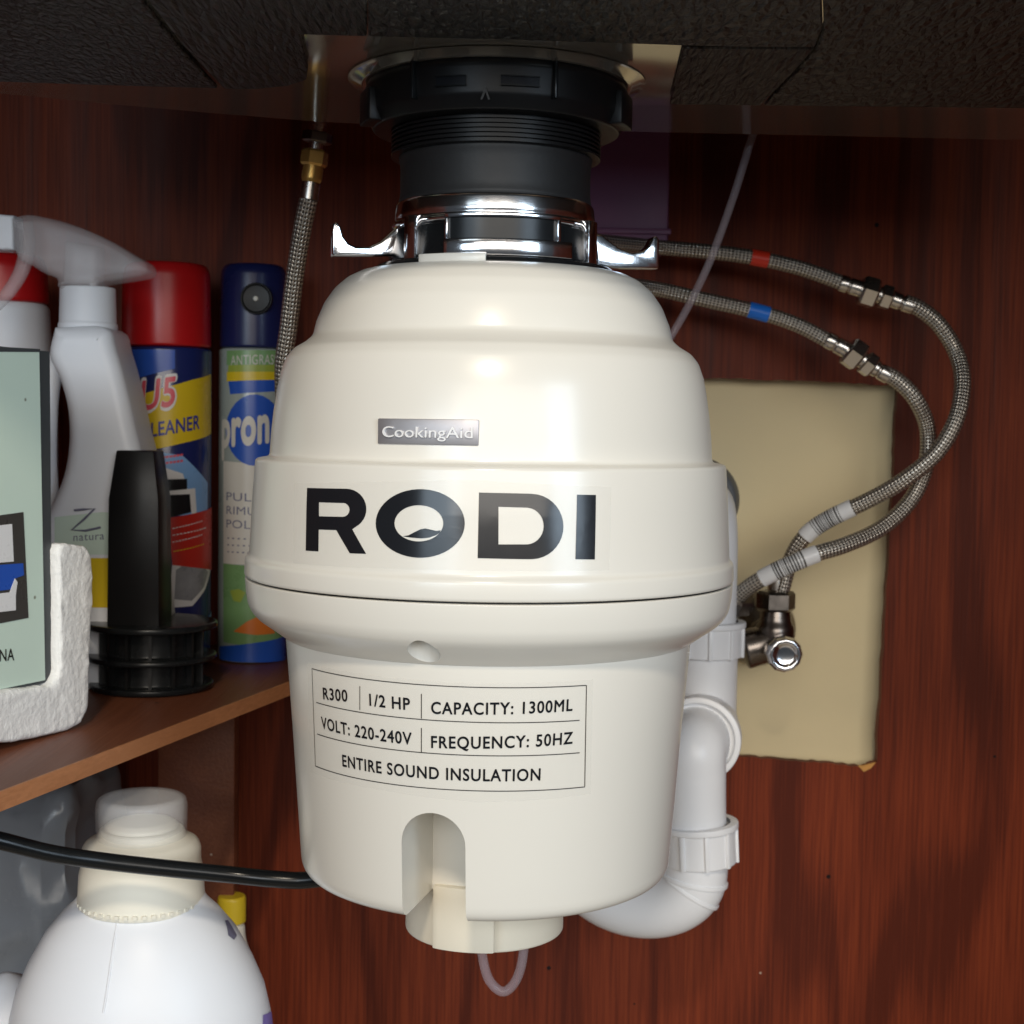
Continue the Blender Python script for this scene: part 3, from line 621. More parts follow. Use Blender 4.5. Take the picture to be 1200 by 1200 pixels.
for k, a in ((0, 0.42), (1, 0.16)):
    pc = c0 + Vector((rb * math.cos(a), 0.02 * (1 - math.cos(a)), -rb * 0.76 * math.sin(a)))
    obj('bend_rib', lathe(fillet([(RP * 0.98, -0.0014), (RP * 1.085, -0.0014), (RP * 1.085, 0.0014), (RP * 0.98, 0.0014)], 0.0006), seg=56, mtx=axis_mtx(pc, (-math.sin(a) if k else -0.55, 0.0, -math.cos(a)))), 'pvc', pvc, smooth=40)
gs = thing('wall_grommet', 'dark grey rubber grommet around the white pipe at the wall', 'grommet', (cxp.x, YW, cxp.z + 0.06))
obj('rubber_ring', lathe(fillet([(RP * 0.99, -0.012), (RP * 1.35, -0.012), (RP * 1.62, 0.006), (RP * 1.62, 0.016), (RP * 0.99, 0.016)], 0.003), seg=56, mtx=axis_mtx((cxp.x + 0.002, YW + 0.022, cxp.z + 0.062), (0, 1, 0))), 'grey_rubber', gs, smooth=40)

# ------------------------------------------------------------------ braided hoses
RH = 0.0058
def hose(name, label, pts, group=None, rad=0.0055, n=10):
    P = [atY(*q) for q in pts]
    t = thing(name, label, 'hose', P[0]); path = spline(P, n)
    obj('braided_sleeve', tube(path, rad, 24), 'braid', t, smooth=60)
    return t, path
def near(path, px, py):
    d = ray(px, py).normalized(); return min(range(len(path)), key=lambda i: ((path[i] - CAM) - d * (path[i] - CAM).dot(d)).length)
def sleeve(t, path, a, b, rad, m, name):
    i, j = sorted((near(path, *a), near(path, *b))); return obj(name, tube(path[i:j + 1], rad, 28), m, t, smooth=60)
def ferrule(t, a, b, rad=0.0057):
    A, B = atY(*a), atY(*b); d = (B - A); L = d.length
    obj('ferrule', lathe(fillet([(0, 0), (rad * 0.95, 0), (rad, L * 0.1), (rad, L * 0.42), (rad * 0.86, L * 0.47), (rad * 0.86, L * 0.52), (rad, L * 0.57), (rad * 0.98, L), (0, L)], 0.0005), seg=32, mtx=axis_mtx(A, d)), 'nickel', t, smooth=35)
Yh = 0.335
hot, ph = hose('braided_hose', 'upper braided hose with red band in front of the dark panel', [(700, 283, 0.30), (775, 290, Yh), (840, 296, Yh), (890, 303, Yh), (940, 315, Yh), (988, 332, Yh)], rad=0.0050)
sleeve(hot, ph, (882, 302), (899, 305), 0.0055, 'band_red', 'red_band')
ferrule(hot, (984, 331, Yh), (1006, 338, Yh))
cold, pc_ = hose('braided_hose', 'braided hose with blue band below the red banded one', [(700, 330, 0.30), (765, 338, Yh), (820, 350, Yh), (890, 366, Yh), (935, 381, Yh), (972, 400, Yh)], rad=0.0050)
sleeve(cold, pc_, (879, 364), (901, 370), 0.0055, 'band_blue', 'blue_band')
ferrule(cold, (968, 397, Yh), (990, 409, Yh))
h2, p2 = hose('braided_hose', 'outer looped braided hose with barcode tag, joined to the red banded hose', [(1060, 354, Yh), (1078, 362, Yh), (1100, 380, Yh), (1120, 412, Yh), (1128, 447, 0.325), (1121, 490, 0.315), (1098, 530, 0.315), (1060, 562, 0.32), (1020, 585, 0.33), (970, 609, 0.34), (943, 629, 0.345), (927, 655, 0.35), (918, 685, 0.35), (915, 698, 0.35)])
ferrule(h2, (1044, 350, Yh), (1070, 359, Yh))
pn, pm = atY(1018, 342, Yh), atY(1038, 348, Yh); dh = pm - pn
hexnut(pn, dh, 0.0108, 0.0115, 'nickel', h2, 'coupling_hex'); hexnut(pm, dh, 0.0086, 0.008, 'nickel', h2, 'hex_nut')
obj('nipple', tube([atY(1003, 337, Yh), atY(1048, 351, Yh)], 0.0058, 24), 'nickel', h2, smooth=60)
h3, p3 = hose('braided_hose', 'inner looped braided hose with barcode tag, joined to the blue banded hose', [(1034, 436, Yh), (1052, 446, Yh), (1073, 468, Yh), (1087, 502, 0.342), (1085, 545, 0.342), (1068, 585, 0.342), (1034, 618, 0.335), (992, 638, 0.325), (957, 649, 0.32), (925, 662, 0.32), (893, 678, 0.325), (870, 694, 0.335), (858, 712, 0.345), (856, 725, 0.35)])
ferrule(h3, (1018, 427, Yh), (1042, 441, Yh))
pn, pm = atY(1001, 415, Yh), atY(1015, 425, Yh); dh = pm - pn
hexnut(pn, dh, 0.0108, 0.0115, 'nickel', h3, 'coupling_hex'); hexnut(pm + dh.normalized() * 0.002, dh, 0.0086, 0.008, 'nickel', h3, 'hex_nut')
obj('nipple', tube([atY(987, 407, Yh), atY(1024, 430, Yh)], 0.0058, 24), 'nickel', h3, smooth=60)
def barcode(t, path, a, b):
    i, j = sorted((near(path, *a), near(path, *b))); seg = path[i:j + 1]
    tg = obj('barcode_tag', tube(seg, 0.0061, 28), 'white_p', t, smooth=60)
    L = sum((seg[k + 1] - seg[k]).length for k in range(len(seg) - 1))
    def at(s):
        for k in range(len(seg) - 1):
            l = (seg[k + 1] - seg[k]).length
            if s <= l: return seg[k].lerp(seg[k + 1], s / l)
            s -= l
        return seg[-1]
    s = 0.24 * L
    while s < 0.76 * L:
        w = random.choice((0.0005, 0.0008, 0.0012)); obj('bar', tube([at(s), at(s + w)], 0.0062, 28), 'line', tg, smooth=60); s += w + random.choice((0.0007, 0.0011))
barcode(h2, p2, (997, 594), (944, 628)); barcode(h3, p3, (956, 649), (893, 678))
# angle valves
def valve(px, py, label):
    c = atY(px, py, 0.352)
    t = thing('angle_valve', label, 'valve', c)
    obj('valve_body', lathe(fillet([(0, -0.012), (0.011, -0.012), (0.0135, -0.006), (0.0135, 0.010), (0.011, 0.015), (0.0095, 0.030), (0, 0.030)], 0.002), seg=40, mtx=axis_mtx(c, (0, 0, 1))), 'dark_metal', t, smooth=40)
    hexnut(c + Vector((0, 0, 0.0285)), (0, 0, 1), 0.0135, 0.014, 'dark_metal', t)
    obj('inlet', lathe(fillet([(0, 0), (0.011, 0), (0.011, 0.04), (0.026, 0.06), (0.028, 0.07), (0, 0.07)], 0.002), seg=40, mtx=axis_mtx(c, (0, 1, 0))), 'dark_metal', t, smooth=40)
    obj('side_cap', lathe(fillet([(0, 0), (0.013, 0), (0.014, 0.022), (0, 0.024)], 0.002), seg=32, mtx=axis_mtx(c, (-0.9, 0, -0.25))), 'dark_metal', t, smooth=40)
    kn = obj('knob', lathe(fillet([(0, 0.010), (0.0085, 0.010), (0.0085, 0.018), (0.0122, 0.020), (0.0126, 0.032), (0.0108, 0.0365), (0.0085, 0.0365), (0.0065, 0.035), (0, 0.0342)], 0.0009), seg=12, mtx=axis_mtx(c + Vector((0.001, 0, -0.004)), (0, -1, 0))), 'chrome', t, smooth=20)
    obj('stem_nut', lathe(fillet([(0.004, 0), (0.006, 0), (0.006, 0.014), (0, 0.014)], 0.0005), seg=24, mtx=axis_mtx(c + Vector((0, 0, 0.036)), (0, 0, 1))), 'nickel', t, smooth=40)
valve(908, 752, 'chrome knobbed angle valve under the tagged hoses'); hexnut(atY(866, 706, 0.343), atY(858, 722, 0.347) - atY(872, 694, 0.336), 0.0105, 0.012, 'dark_metal', h3)
# tap tail with brass fittings behind the sink
P = [(362, 232, 0.165), (355, 265, 0.17), (346, 320, 0.18), (338, 385, 0.19), (332, 440, 0.20), (340, 520, 0.22), (370, 640, 0.26)]
g, pg = hose('tap_hose', 'flexible braided hose with brass fittings rising behind the sink', P, rad=0.0052)
a, b = atY(363, 226, 0.163), atY(372, 160, 0.162); d = (b - a)
obj('ferrule', tube([a - d * 0.12, a + d * 0.18], 0.0054, 28), 'nickel', g, smooth=60)
obj('brass_collar', lathe(fillet([(0, 0), (0.0045, 0), (0.0058, 0.003), (0.0058, 0.011), (0.0048, 0.013), (0, 0.013)], 0.0008), seg=32, mtx=axis_mtx(a + d * 0.15, d)), 'brass', g, smooth=40)
hexnut(a + d * 0.62, d, 0.0076, 0.009, 'brass', g); obj('stub', tube([a + d * 0.3, a + d * 1.2], 0.0042, 20), 'nickel', g, smooth=60)
hexnut(a + d * 0.98, d, 0.0085, 0.006, 'dark_metal', g, 'lock_nut'); obj('tail_pipe', tube([a + d * 1.1, a + d * 4.0], 0.004, 20), 'nickel', g, smooth=60)
# plum coloured box on the rear panel
lo, hi = atY(600, 290, 0.34), atY(787, 120, 0.34)
t = thing('plastic_box', 'plum coloured plastic box on the rear panel behind the disposer mount', 'box', ((lo.x + hi.x) / 2, 0.37, lo.z))
obj('box_body', box((lo.x, 0.34, lo.z), (hi.x, YW - 0.0006, hi.z), 0.003), 'purple', t)
obj('box_lip', box((lo.x - 0.0005, 0.337, lo.z + 0.010), (hi.x + 0.0012, 0.352, lo.z + 0.014), 0.0008), 'purple', t)

# ------------------------------------------------------------------ the shelf
ZSH = atY(296, 772, 0.335).z
A, B = atZ(0, 927, ZSH), atZ(335, 800, ZSH)
dS = (B - A).normalized(); n_out = Vector((dS.y, -dS.x, 0))
e0 = A - dS * 0.10; k = (YW - 0.001 - A.y) / dS.y; e1 = A + dS * k
th = 0.0085
sh = thing('shelf', 'thin brown laminate shelf carrying the spray cans and bottles', 'shelf', ((XL + A.x) / 2, 0.1, ZSH - th))
obj('board', prism([(XL + 0.0005, e0.y, ZSH), (e0.x, e0.y, ZSH), (e1.x, e1.y, ZSH), (XL + 0.0005, e1.y, ZSH)], (0, 0, -th)), 'shelf', sh, smooth=0)
ed = [e0, e1, e1 + n_out * 0.0012, e0 + n_out * 0.0012]
obj('edge_band', prism([(p.x, p.y, ZSH + 0.0001) for p in ed], (0, 0, -th - 0.0002)), 'edge', sh, smooth=0)
lo, hi = atY(185, 1000, 0.30), atY(274, 1000, 0.30)
st = thing('shelf_support', 'upright brown board holding up the shelf near the back', 'board', ((lo.x + hi.x) / 2, 0.31, ZF))
obj('upright', box((lo.x, 0.30, ZF), (hi.x, 0.318, ZSH - th - 0.0004), 0.0006), 'shelf', st)

# foam corner and mint box
fd = 0.0
def basept(px, py): return atZ(px, py, ZSH)
f0 = basept(82, 857); a = math.radians(70)
ex = Vector((math.cos(a), math.sin(a), 0)); ey = Vector((-math.sin(a), math.cos(a), 0))   # box face right/back directions
def onface(px, py, off=0): return onplane(px, py, f0 + ey * off, ey)
foam = thing('foam_corner', 'rough white foam packing piece under the mint box', 'packing foam', f0)
prof = [(-70, 882), (-70, 815), (40, 806), (62, 803), (70, 790), (70, 700), (69, 640), (76, 636), (100, 640), (110, 650), (110, 700), (107, 760), (105, 830), (97, 848), (80, 858), (40, 866)]
FP = [onface(x, y) for x, y in prof]; zmin = ZSH + 0.0004
FP = [Vector((p.x, p.y, max(p.z, zmin))) for p in FP]
b = fill([[((p - f0).dot(ex), p.z - f0.z) for p in FP]])
bmesh.ops.triangulate(b, faces=b.faces[:])
for v in b.verts: v.co = f0 + ex * v.co.x + Vector((0, 0, v.co.y))
r = bmesh.ops.extrude_face_region(b, geom=b.faces[:]); bmesh.ops.translate(b, verts=[v for v in r['geom'] if isinstance(v, bmesh.types.BMVert)], vec=ey * 0.11)
bmesh.ops.dissolve_limit(b, angle_limit=0.02, verts=b.verts[:], edges=b.edges[:]); bevel(b, 0.0035, 3, 25)
bmesh.ops.triangulate(b, faces=b.faces[:])
for _ in range(3): bmesh.ops.subdivide_edges(b, edges=[e for e in b.edges if e.calc_length() > 0.003], cuts=1, use_grid_fill=True); bmesh.ops.triangulate(b, faces=b.faces[:])
b.normal_update()
for v in b.verts:
    if v.co.z > zmin + 0.002: v.co += v.normal * (noise.noise(v.co * 480) * 0.0006 + noise.noise(v.co * 110) * 0.0004)
obj('foam_body', b, 'foam', foam, smooth=70)
# mint board box standing in the foam
def onb(px, py): return onface(px, py, 0.004)
c1, c2, c3, c4 = onb(-70, 398), onb(46, 412), onb(53, 797), onb(-70, 822)
mb = thing('packing_box', 'mint green printed box with dark edge standing in white foam', 'box', c3)
bx = obj('front_board', prism([c1, c2, c3, c4], ey * 0.0012), 'mint', mb, smooth=0)
s1, s2 = c2 + ex * 0.0003, c3 + ex * 0.0003
obj('case', prism([c1 + ey * 0.0014, onb(61, 412) + ey * 0.0014, onb(64, 799) + ey * 0.0014, c4 + ey * 0.0014], ey * 0.10), 'box_side', mb, smooth=0)
def bp_(px, m, name, off=-0.0003):
    P = [onb(x, y) + ey * off for x, y in px]; obj(name, prism(P, ey * 0.0002), m, mb, smooth=0)
bp_([(-40, 412), (46, 412.5), (46.5, 409), (-40, 404)], 'box_side', 'top_edge')
bp_([(-60, 612), (27, 600), (33, 724), (-60, 742)], 'line', 'picture_frame')
bp_([(-60, 622), (13, 614), (15, 658), (-60, 664)], 'white_p', 'picture_panel', -0.0006)
bp_([(-60, 666), (26, 660), (27, 674), (16, 678), (16, 690), (-60, 700)], 'blue_p', 'picture_panel', -0.0006)
bp_([(-60, 702), (10, 694), (16, 678), (19, 682), (17, 697), (17, 715), (-60, 724)], 'white_p', 'picture_panel', -0.0008)
tb_ = text_bm('NA', 0.01, 1.05); q = extent(tb_); p0, p1 = onb(-1, 775), onb(16, 773.5); w = (p1 - p0).length / (q[1] - q[0])
for v in tb_.verts: v.co = p0 + (p1 - p0).normalized() * (v.co.x - q[0]) * w + Vector((0, 0, v.co.y * w * 1.1)) - ey * 0.0004
obj('box_text', tb_, 'line', mb, smooth=0, recalc=False)

# black post on a round base
bc = basept(178, 806); 
Rk = 76 / F * (bc.y - CAM.y)
bs = thing('black_holder', 'black plastic tapered post on a round ringed base', 'holder', bc)
zr = [ZSH + 0.0004, ZSH + 0.0042, ZSH + 0.0180, ZSH + 0.0215, ZSH + 0.037, ZSH + 0.041]
bp = [(0, zr[0]), (Rk * 0.93, zr[0]), (Rk * 0.95, zr[1]), (Rk * 0.70, zr[1]), (Rk * 0.70, zr[2]), (Rk * 0.99, zr[2]), (Rk * 0.99, zr[3]), (Rk * 0.70, zr[3]), (Rk * 0.70, zr[4]), (Rk, zr[4]), (Rk, zr[5]), (Rk * 0.6, zr[5]), (0, zr[5])]
obj('ringed_base', lathe(fillet(bp, 0.0016), bc.x, bc.y, seg=72), 'black_gloss', bs, smooth=35)
for kk in range(14):
    an = 0.2 + kk * 2 * math.pi / 14
    obj('base_rib', arcbox(an - 0.03, an + 0.03, zr[1], zr[4], Rk * 0.66, Rk * 0.80, bc.x, bc.y), 'black', bs, smooth=0)
tc_ = Vector((atY(163, 700, bc.y - 0.008).x, bc.y - 0.006, 0))
def sq(w, d, z, rot=-0.02, sh=0.0):
    c, s = math.cos(rot), math.sin(rot); return [(tc_.x + sh + x * c - y * s, tc_.y + x * s + y * c, z) for x, y in ((-w, -d), (w, -d), (w, d), (-w, d))]
def zat(py): return atY(160, py, tc_.y - 0.01).z
bm = bmesh.new(); R4 = []
for w, d, z in ((0.0155, 0.0155, zr[5] - 0.001), (0.0148, 0.0148, zat(585)), (0.0110, 0.0118, zat(528))): R4.append([bm.verts.new(q) for q in sq(w, d, z)])
for A_, B_ in zip(R4, R4[1:]):
    for i in range(4): bm.faces.new((A_[i], A_[(i + 1) % 4], B_[(i + 1) % 4], B_[i]))
bm.faces.new(R4[0][::-1]); bm.faces.new(R4[-1]); bevel(bm, 0.0008, 2, 20)
obj('tapered_post', bm, 'black', bs, smooth=30)

# spray cans
def upright_r(px_l, px_r, py, Y):
    a, b = atY(px_l, py, Y), atY(px_r, py, Y); return (a.x + b.x) / 2, (b.x - a.x) / 2
# red capped cleaner can
Yc = 0.31; cx_, rr = upright_r(143, 247, 500, Yc); zt_ = atY(195, 310, Yc).z; zc_ = atY(195, 405, Yc - rr).z
rc = thing('spray_can', 'spray can with tall red cap and navy and yellow print', 'spray can', (cx_, Yc, ZSH), 'spray cans on the shelf')
obj('can_body', lathe(fillet([(0, ZSH + 0.0004), (rr * 0.96, ZSH + 0.0004), (rr, ZSH + 0.004), (rr, zc_ - 0.001), (rr * 0.9, zc_), (0, zc_)], 0.0015), cx_, Yc, 72), 'navy', rc, smooth=35)
obj('cap', lathe(fillet([(0, zt_), (rr * 0.88, zt_), (rr * 0.965, zt_ - 0.006), (rr * 0.985, zc_ + 0.001), (rr * 0.92, zc_), (0, zc_)][::-1], 0.004), cx_, Yc, 72), 'red', rc, smooth=35)
SR = Round([(rr, -1), (rr, 1)], cx_, Yc)
def pt(px, m, o=0.0002, name='printed_panel', par=rc, s=SR): patch(name, s, [px], m, par, off=o, step=0.06)
pt([(148, 410), (205, 410), (205, 432), (146, 450)], 'blue_p')
pt([(146, 470), (146, 520), (185, 526), (215, 519), (247, 508), (247, 438), (225, 445), (180, 458)], 'yellow_p')
pt([(146, 560), (190, 530), (214, 534), (232, 552), (243, 566), (243, 606), (205, 604), (150, 600)], 'ltblue_p', 0.0002)
pt([(150, 575), (150, 552), (184, 545), (214, 555), (220, 574)], 'white_p', 0.0003)
pt([(186, 562), (219, 561), (219, 574), (188, 576)], 'print', 0.00045)
pt([(190, 580), (222, 578), (224, 600), (196, 607), (192, 592)], 'print', 0.00045)
pt([(188, 576), (228, 572), (230, 602), (224, 604), (222, 579), (189, 580)], 'white_p', 0.0005)
pt([(196, 607), (247, 594), (247, 668), (202, 662)], 'red_p', 0.0006)
pt([(202, 655), (198, 712), (225, 710), (240, 690), (246, 668), (236, 657), (215, 655)], 'white_p', 0.0004)
pt([(206, 668), (204, 702), (224, 704), (238, 688), (243, 670), (232, 659), (216, 661)], 'grey_p', 0.0005)
pt([(184, 760), (200, 748), (247, 715), (247, 722), (220, 748), (200, 762)], 'ltblue_p', 0.0003)
word('print_text', 'U5', SR, 163, 483, 206, 477, 40, 'white_p', rc, off=0.0005, bold=0.055, slant=0.12)
word('print_text', 'U5', SR, 165, 481, 204, 475, 36, 'pink_p', rc, off=0.0008, bold=0.02, slant=0.12)
word('print_text', 'CLEANER', SR, 166, 514, 233, 502, 17, 'text_blue', rc, off=0.0006, bold=0.02)
for i, (y, m_, x0, x1) in enumerate(((622, 'white_p', 202, 236), (630, 'white_p', 202, 240), (638, 'white_p', 202, 236), (649, 'yellow_p', 203, 238))):
    word('print_text', '-----------', SR, x0, y, x1, y - 9, 9, m_, rc, off=0.0008, bold=0.0)
for y in (541, 548): word('print_text', '-------', SR, 186, y, 214, y - 4, 14, 'pink_p', rc, off=0.0006, bold=0.02)
# blue furniture polish can
Yc2 = 0.335; cx2, r2 = upright_r(257, 336, 500, Yc2); zt2 = atY(296, 311, Yc2).z; zc2 = atY(296, 407, Yc2 - r2).z
bc2 = thing('spray_can', 'slim spray can with navy cap and pale green label beside the disposer', 'spray can', (cx2, Yc2, ZSH), 'spray cans on the shelf')
obj('can_body', lathe(fillet([(0, ZSH + 0.0004), (r2 * 0.96, ZSH + 0.0004), (r2, ZSH + 0.004), (r2, zc2 - 0.001), (r2 * 0.9, zc2), (0, zc2)], 0.0015), cx2, Yc2, 72), 'tin_side', bc2, smooth=35)
capo = obj('cap', lathe(fillet([(0, zt2), (r2 * 0.84, zt2), (r2 * 0.955, zt2 - 0.005), (r2 * 0.985, zc2 + 0.001), (r2 * 0.92, zc2), (0, zc2)][::-1], 0.004), cx2, Yc2, 72), 'navy_cap', bc2, smooth=35)
SN = Round([(r2, -1), (r2, 1)], cx2, Yc2)
hp = SN.pos(*SN.hit(300, 350))
obj('nozzle_cup', lathe(fillet([(0.0105, -0.004), (0.0105, 0.0014), (0.0095, 0.0016), (0.0088, 0.0008), (0, 0.0006)], 0.0004), seg=40, mtx=axis_mtx(hp + Vector((0.0004, -0.0006, 0)), (0.05, -1, 0))), 'black', bc2, smooth=40)
obj('nozzle', lathe([(0, 0.0028), (0.0014, 0.0026), (0.002, 0.0005), (0, 0.0004)], seg=20, mtx=axis_mtx(hp, (0.05, -1, 0))), 'cream', bc2, smooth=40)
def p2_(px, m, o=0.0002): patch('printed_panel', SN, [px], m, bc2, off=o, step=0.07)
p2_([(266, 411), (331, 411), (331, 428), (266, 428)], 'green_p'); p2_([(268, 428), (331, 428), (331, 436), (267, 436)], 'olive_p')
p2_([(266, 436), (331, 436), (330, 445), (266, 447)], 'yellow_p'); p2_([(268, 447), (331, 445), (330, 458), (270, 462)], 'blue_p')
p2_([(262, 540), (333, 545), (333, 660), (262, 660)], 'cream_p', 0.0002)
p2_(arc(298, 504, 33, 42, 0, 345, 24), 'blue_p', 0.0003)
p2_([(262, 660), (333, 662), (333, 752), (300, 757), (262, 752)], 'green_p', 0.0002)
p2_([(274, 740), (290, 728), (303, 722), (318, 735), (322, 742), (300, 744)], 'orange_p', 0.0005)
p2_([(270, 692), (280, 690), (288, 694), (282, 706), (274, 704)], 'olive_p', 0.0005)
p2_([(258, 757), (300, 753), (335, 742), (335, 772), (296, 776), (258, 772)], 'blue_p', 0.0004)
word('print_text', 'pron', SN, 261, 523, 315, 517, 47, 'cream_p', bc2, off=0.0007, bold=0.04)
word('print_text', 'ANTIGRASSO', SN, 271, 428, 330, 427, 12, 'cream_p', bc2, off=0.0005, bold=0.0)
for i, s_ in enumerate(('PULISCE', 'RIMUOVE', 'POLVERE')): word('print_text', s_, SN, 266, 586 + i * 16, 328, 588 + i * 16, 10, 'text_grey', bc2, off=0.0004, bold=0.0)
for i, x1 in enumerate((322, 320, 318)): word('print_text', '- ' * 9, SN, 267, 634 + i * 8, x1, 635 + i * 8, 12, 'text_grey', bc2, off=0.0004, bold=0.0)
# white trigger bottle
Ys = 0.235
def flat(pts, Y): return [((lambda q: (q.x, q.z))(atY(x, y, Y))) for x, y in pts]
def slab(loops, Y, half, bev, m, parent, name):
    cu = bpy.data.curves.new('outline', 'CURVE'); cu.dimensions = '2D'; cu.fill_mode = 'BOTH'; cu.extrude = half - bev; cu.bevel_depth = bev; cu.bevel_resolution = 5; cu.offset = -bev
    for lp in loops:
        sp = cu.splines.new('POLY'); L_ = [(v.x, v.y) for v in spline([(*q, 0) for q in lp + lp[:1]], 4)[:-1]] if len(lp) > 4 else lp
        sp.points.add(len(L_) - 1); sp.use_cyclic_u = True
        for p_, q in zip(sp.points, L_): p_.co = (q[0], q[1], 0, 1)
    bm = curve_bm(cu)
    for v in bm.verts: v.co = Vector((v.co.x, Y - v.co.z, v.co.y))
    bmesh.ops.remove_doubles(bm, verts=bm.verts[:], dist=1e-6)
    return obj(name, bm, m, parent, smooth=45)
base = atY(115, 700, Ys)
sb = thing('trigger_spray_bottle', 'white handled spray bottle with smoky clear trigger head', 'spray bottle', (base.x, Ys, ZSH))
zb_ = ZSH + 0.0005
out = flat([(76, 386), (134, 386), (146, 412), (157, 450), (168, 500), (179, 545), (186, 600), (190, 660)], Ys) + [(atY(190, 700, Ys).x, zb_), (atY(52, 700, Ys).x, zb_)] + flat([(52, 660), (56, 620), (72, 590), (86, 556), (92, 520), (91, 482), (82, 446), (70, 418)], Ys)
slab([out], Ys, 0.026, 0.0085, 'hdpe', sb, 'bottle')
obj('grip', tube(spline([atY(x, y, Ys) for x, y in ((80, 412), (66, 424), (58, 455), (55, 500), (55, 550), (60, 600), (74, 640))], 6), 0.0062, 24), 'hdpe', sb, smooth=60)
ncx, nr = upright_r(69, 137, 360, Ys)
za_, zb2 = atY(100, 386, Ys).z, atY(100, 337, Ys).z
obj('neck_collar', lathe(fillet([(0, za_ - 0.004), (nr * 0.9, za_ - 0.002), (nr, za_), (nr, za_ + 0.003), (nr * 0.96, za_ + 0.004), (nr * 0.93, zb2), (0, zb2)], 0.0012), ncx, Ys, 48), 'hdpe', sb, smooth=35)
def z4(pts): return [(x / 3.333, 230 + y / 3.333) for x, y in pts]
slab([flat(z4([(70, 95), (130, 82), (190, 90), (300, 118), (420, 168), (540, 238), (590, 272), (585, 312), (500, 330), (410, 345), (405, 372), (260, 368), (245, 330), (200, 310), (150, 280), (90, 240)]), Ys)], Ys, 0.014, 0.004, 'trigger', sb, 'trigger_head')
slab([flat(z4([(265, 180), (395, 200), (398, 350), (262, 345)]), Ys)], Ys, 0.009, 0.003, 'trigger', sb, 'pump_core')
slab([flat([(-10, 252), (22, 255), (22, 295), (-10, 294)], Ys)], Ys, 0.010, 0.002, 'hdpe', sb, 'nozzle')
obj('lever', tube(spline([atY(28, 262, Ys), atY(32, 290, Ys), atY(24, 320, Ys), atY(8, 345, Ys), atY(-8, 362, Ys)], 6), lambda s: 0.0055 - 0.002 * s, 16), 'trigger', sb, smooth=60)
# label on the bottle: pale green patch, script letter
def front(px, m, off, name='printed_panel'):
    P = [atY(x, y, Ys - 0.026 - off) for x, y in px]; obj(name, prism(P, (0, 0.0001, 0)), m, sb, smooth=0)
front([(64, 606), (120, 600), (172, 604), (172, 650), (64, 650)], 'mint', 0.0003)
front([(64, 654), (172, 654), (172, 712), (64, 712)], 'yellow_p', 0.0003)
obj('script_letter', tube([atY(x, y, Ys - 0.0268) for x, y in ((87, 598), (98, 597), (111, 596), (98, 609), (84, 621), (100, 622), (118, 618))], 0.0007, 8), 'text_grey', sb, smooth=60)
word_ = text_bm('natura', 0, 1.1); q = extent(word_); p0, p1 = atY(86, 634, Ys - 0.0267), atY(122, 632, Ys - 0.0267); w = (p1 - p0).length / (q[1] - q[0])
for v in word_.verts: v.co = p0 + (p1 - p0).normalized() * (v.co.x - q[0]) * w + Vector((0, 0, v.co.y * w))
obj('print_text', word_, 'text_grey', sb, smooth=0, recalc=False)
# second white bottle with red cap
Yb2 = 0.315; cb2, rb2 = upright_r(-52, 66, 500, Yb2); cc2, rc2 = upright_r(-40, 62, 335, Yb2)
w2 = thing('bottle', 'white bottle with wide red cap behind the trigger sprayer', 'bottle', (cb2, Yb2, ZSH))
zk = lambda y: atY(30, y, Yb2).z
obj('bottle_body', lathe(fillet([(0, ZSH + 0.0005), (rb2, ZSH + 0.0005), (rb2, zk(470)), (rb2 * 0.88, zk(400)), (rc2 * 0.98, zk(362)), (rc2 * 0.9, zk(356)), (0, zk(356))], 0.006), cb2, Yb2, 56), 'hdpe', w2, smooth=40)
obj('red_cap', lathe(fillet([(0, zk(356)), (rc2 * 0.97, zk(356)), (rc2 * 0.93, zk(312)), (rc2 * 0.8, zk(300)), (0, zk(299))], 0.003), cb2, Yb2, 56), 'red', w2, smooth=40)

# ------------------------------------------------------------------ below the shelf
Yj = 0.085; jx = atY(166, 1000, Yj).x
def jr(hw, y): r_, z_ = tangent(166 + hw, y, jx, Yj); return (r_, z_)
jug = thing('detergent_jug', 'large white detergent jug with cream collar and frosted cap', 'jug', (jx, Yj, ZF))
jp = [jr(72, 1040), jr(78, 1050), jr(92, 1062), jr(112, 1085), jr(131, 1118), jr(145, 1150), jr(152, 1180), jr(155, 1215)]
rj = jp[-1][0]
pj = [(0, jp[0][1] + 0.002), (jp[0][0] * 0.9, jp[0][1] + 0.002)] + jp + [(rj, ZF + 0.012), (rj * 0.95, ZF + 0.0005), (0, ZF + 0.0005)]
obj('jug_body', lathe(fillet(pj, 0.006), jx, Yj, 80, 1, 0.78), 'hdpe', jug, smooth=45)
cp = [jr(75, 1050), jr(74, 1040), jr(73, 1018), jr(70, 1005), jr(70, 990), jr(66, 982), jr(52, 976), jr(50, 968)]
obj('collar', lathe(fillet([(0, cp[0][1] - 0.003), (cp[0][0] * 0.98, cp[0][1] - 0.003)] + cp + [(0, cp[-1][1])], 0.002), jx, Yj, 72, 1, 0.95), 'cream', jug, smooth=35)
for kk in range(44):
    an = kk * 2 * math.pi / 44; r_ = cp[0][0]
    obj('collar_tooth', arcbox(an - 0.03, an + 0.03, cp[0][1] - 0.0005, cp[0][1] + 0.0012, r_ * 0.955, r_ * 1.0, jx, Yj), 'cream', jug, smooth=0)
ct = [jr(51, 988), jr(53, 985), jr(54, 942), jr(52.5, 934), jr(47, 931)]
inner = [(r_ - 0.0016, z_ - 0.0005) for r_, z_ in ct[1:]]
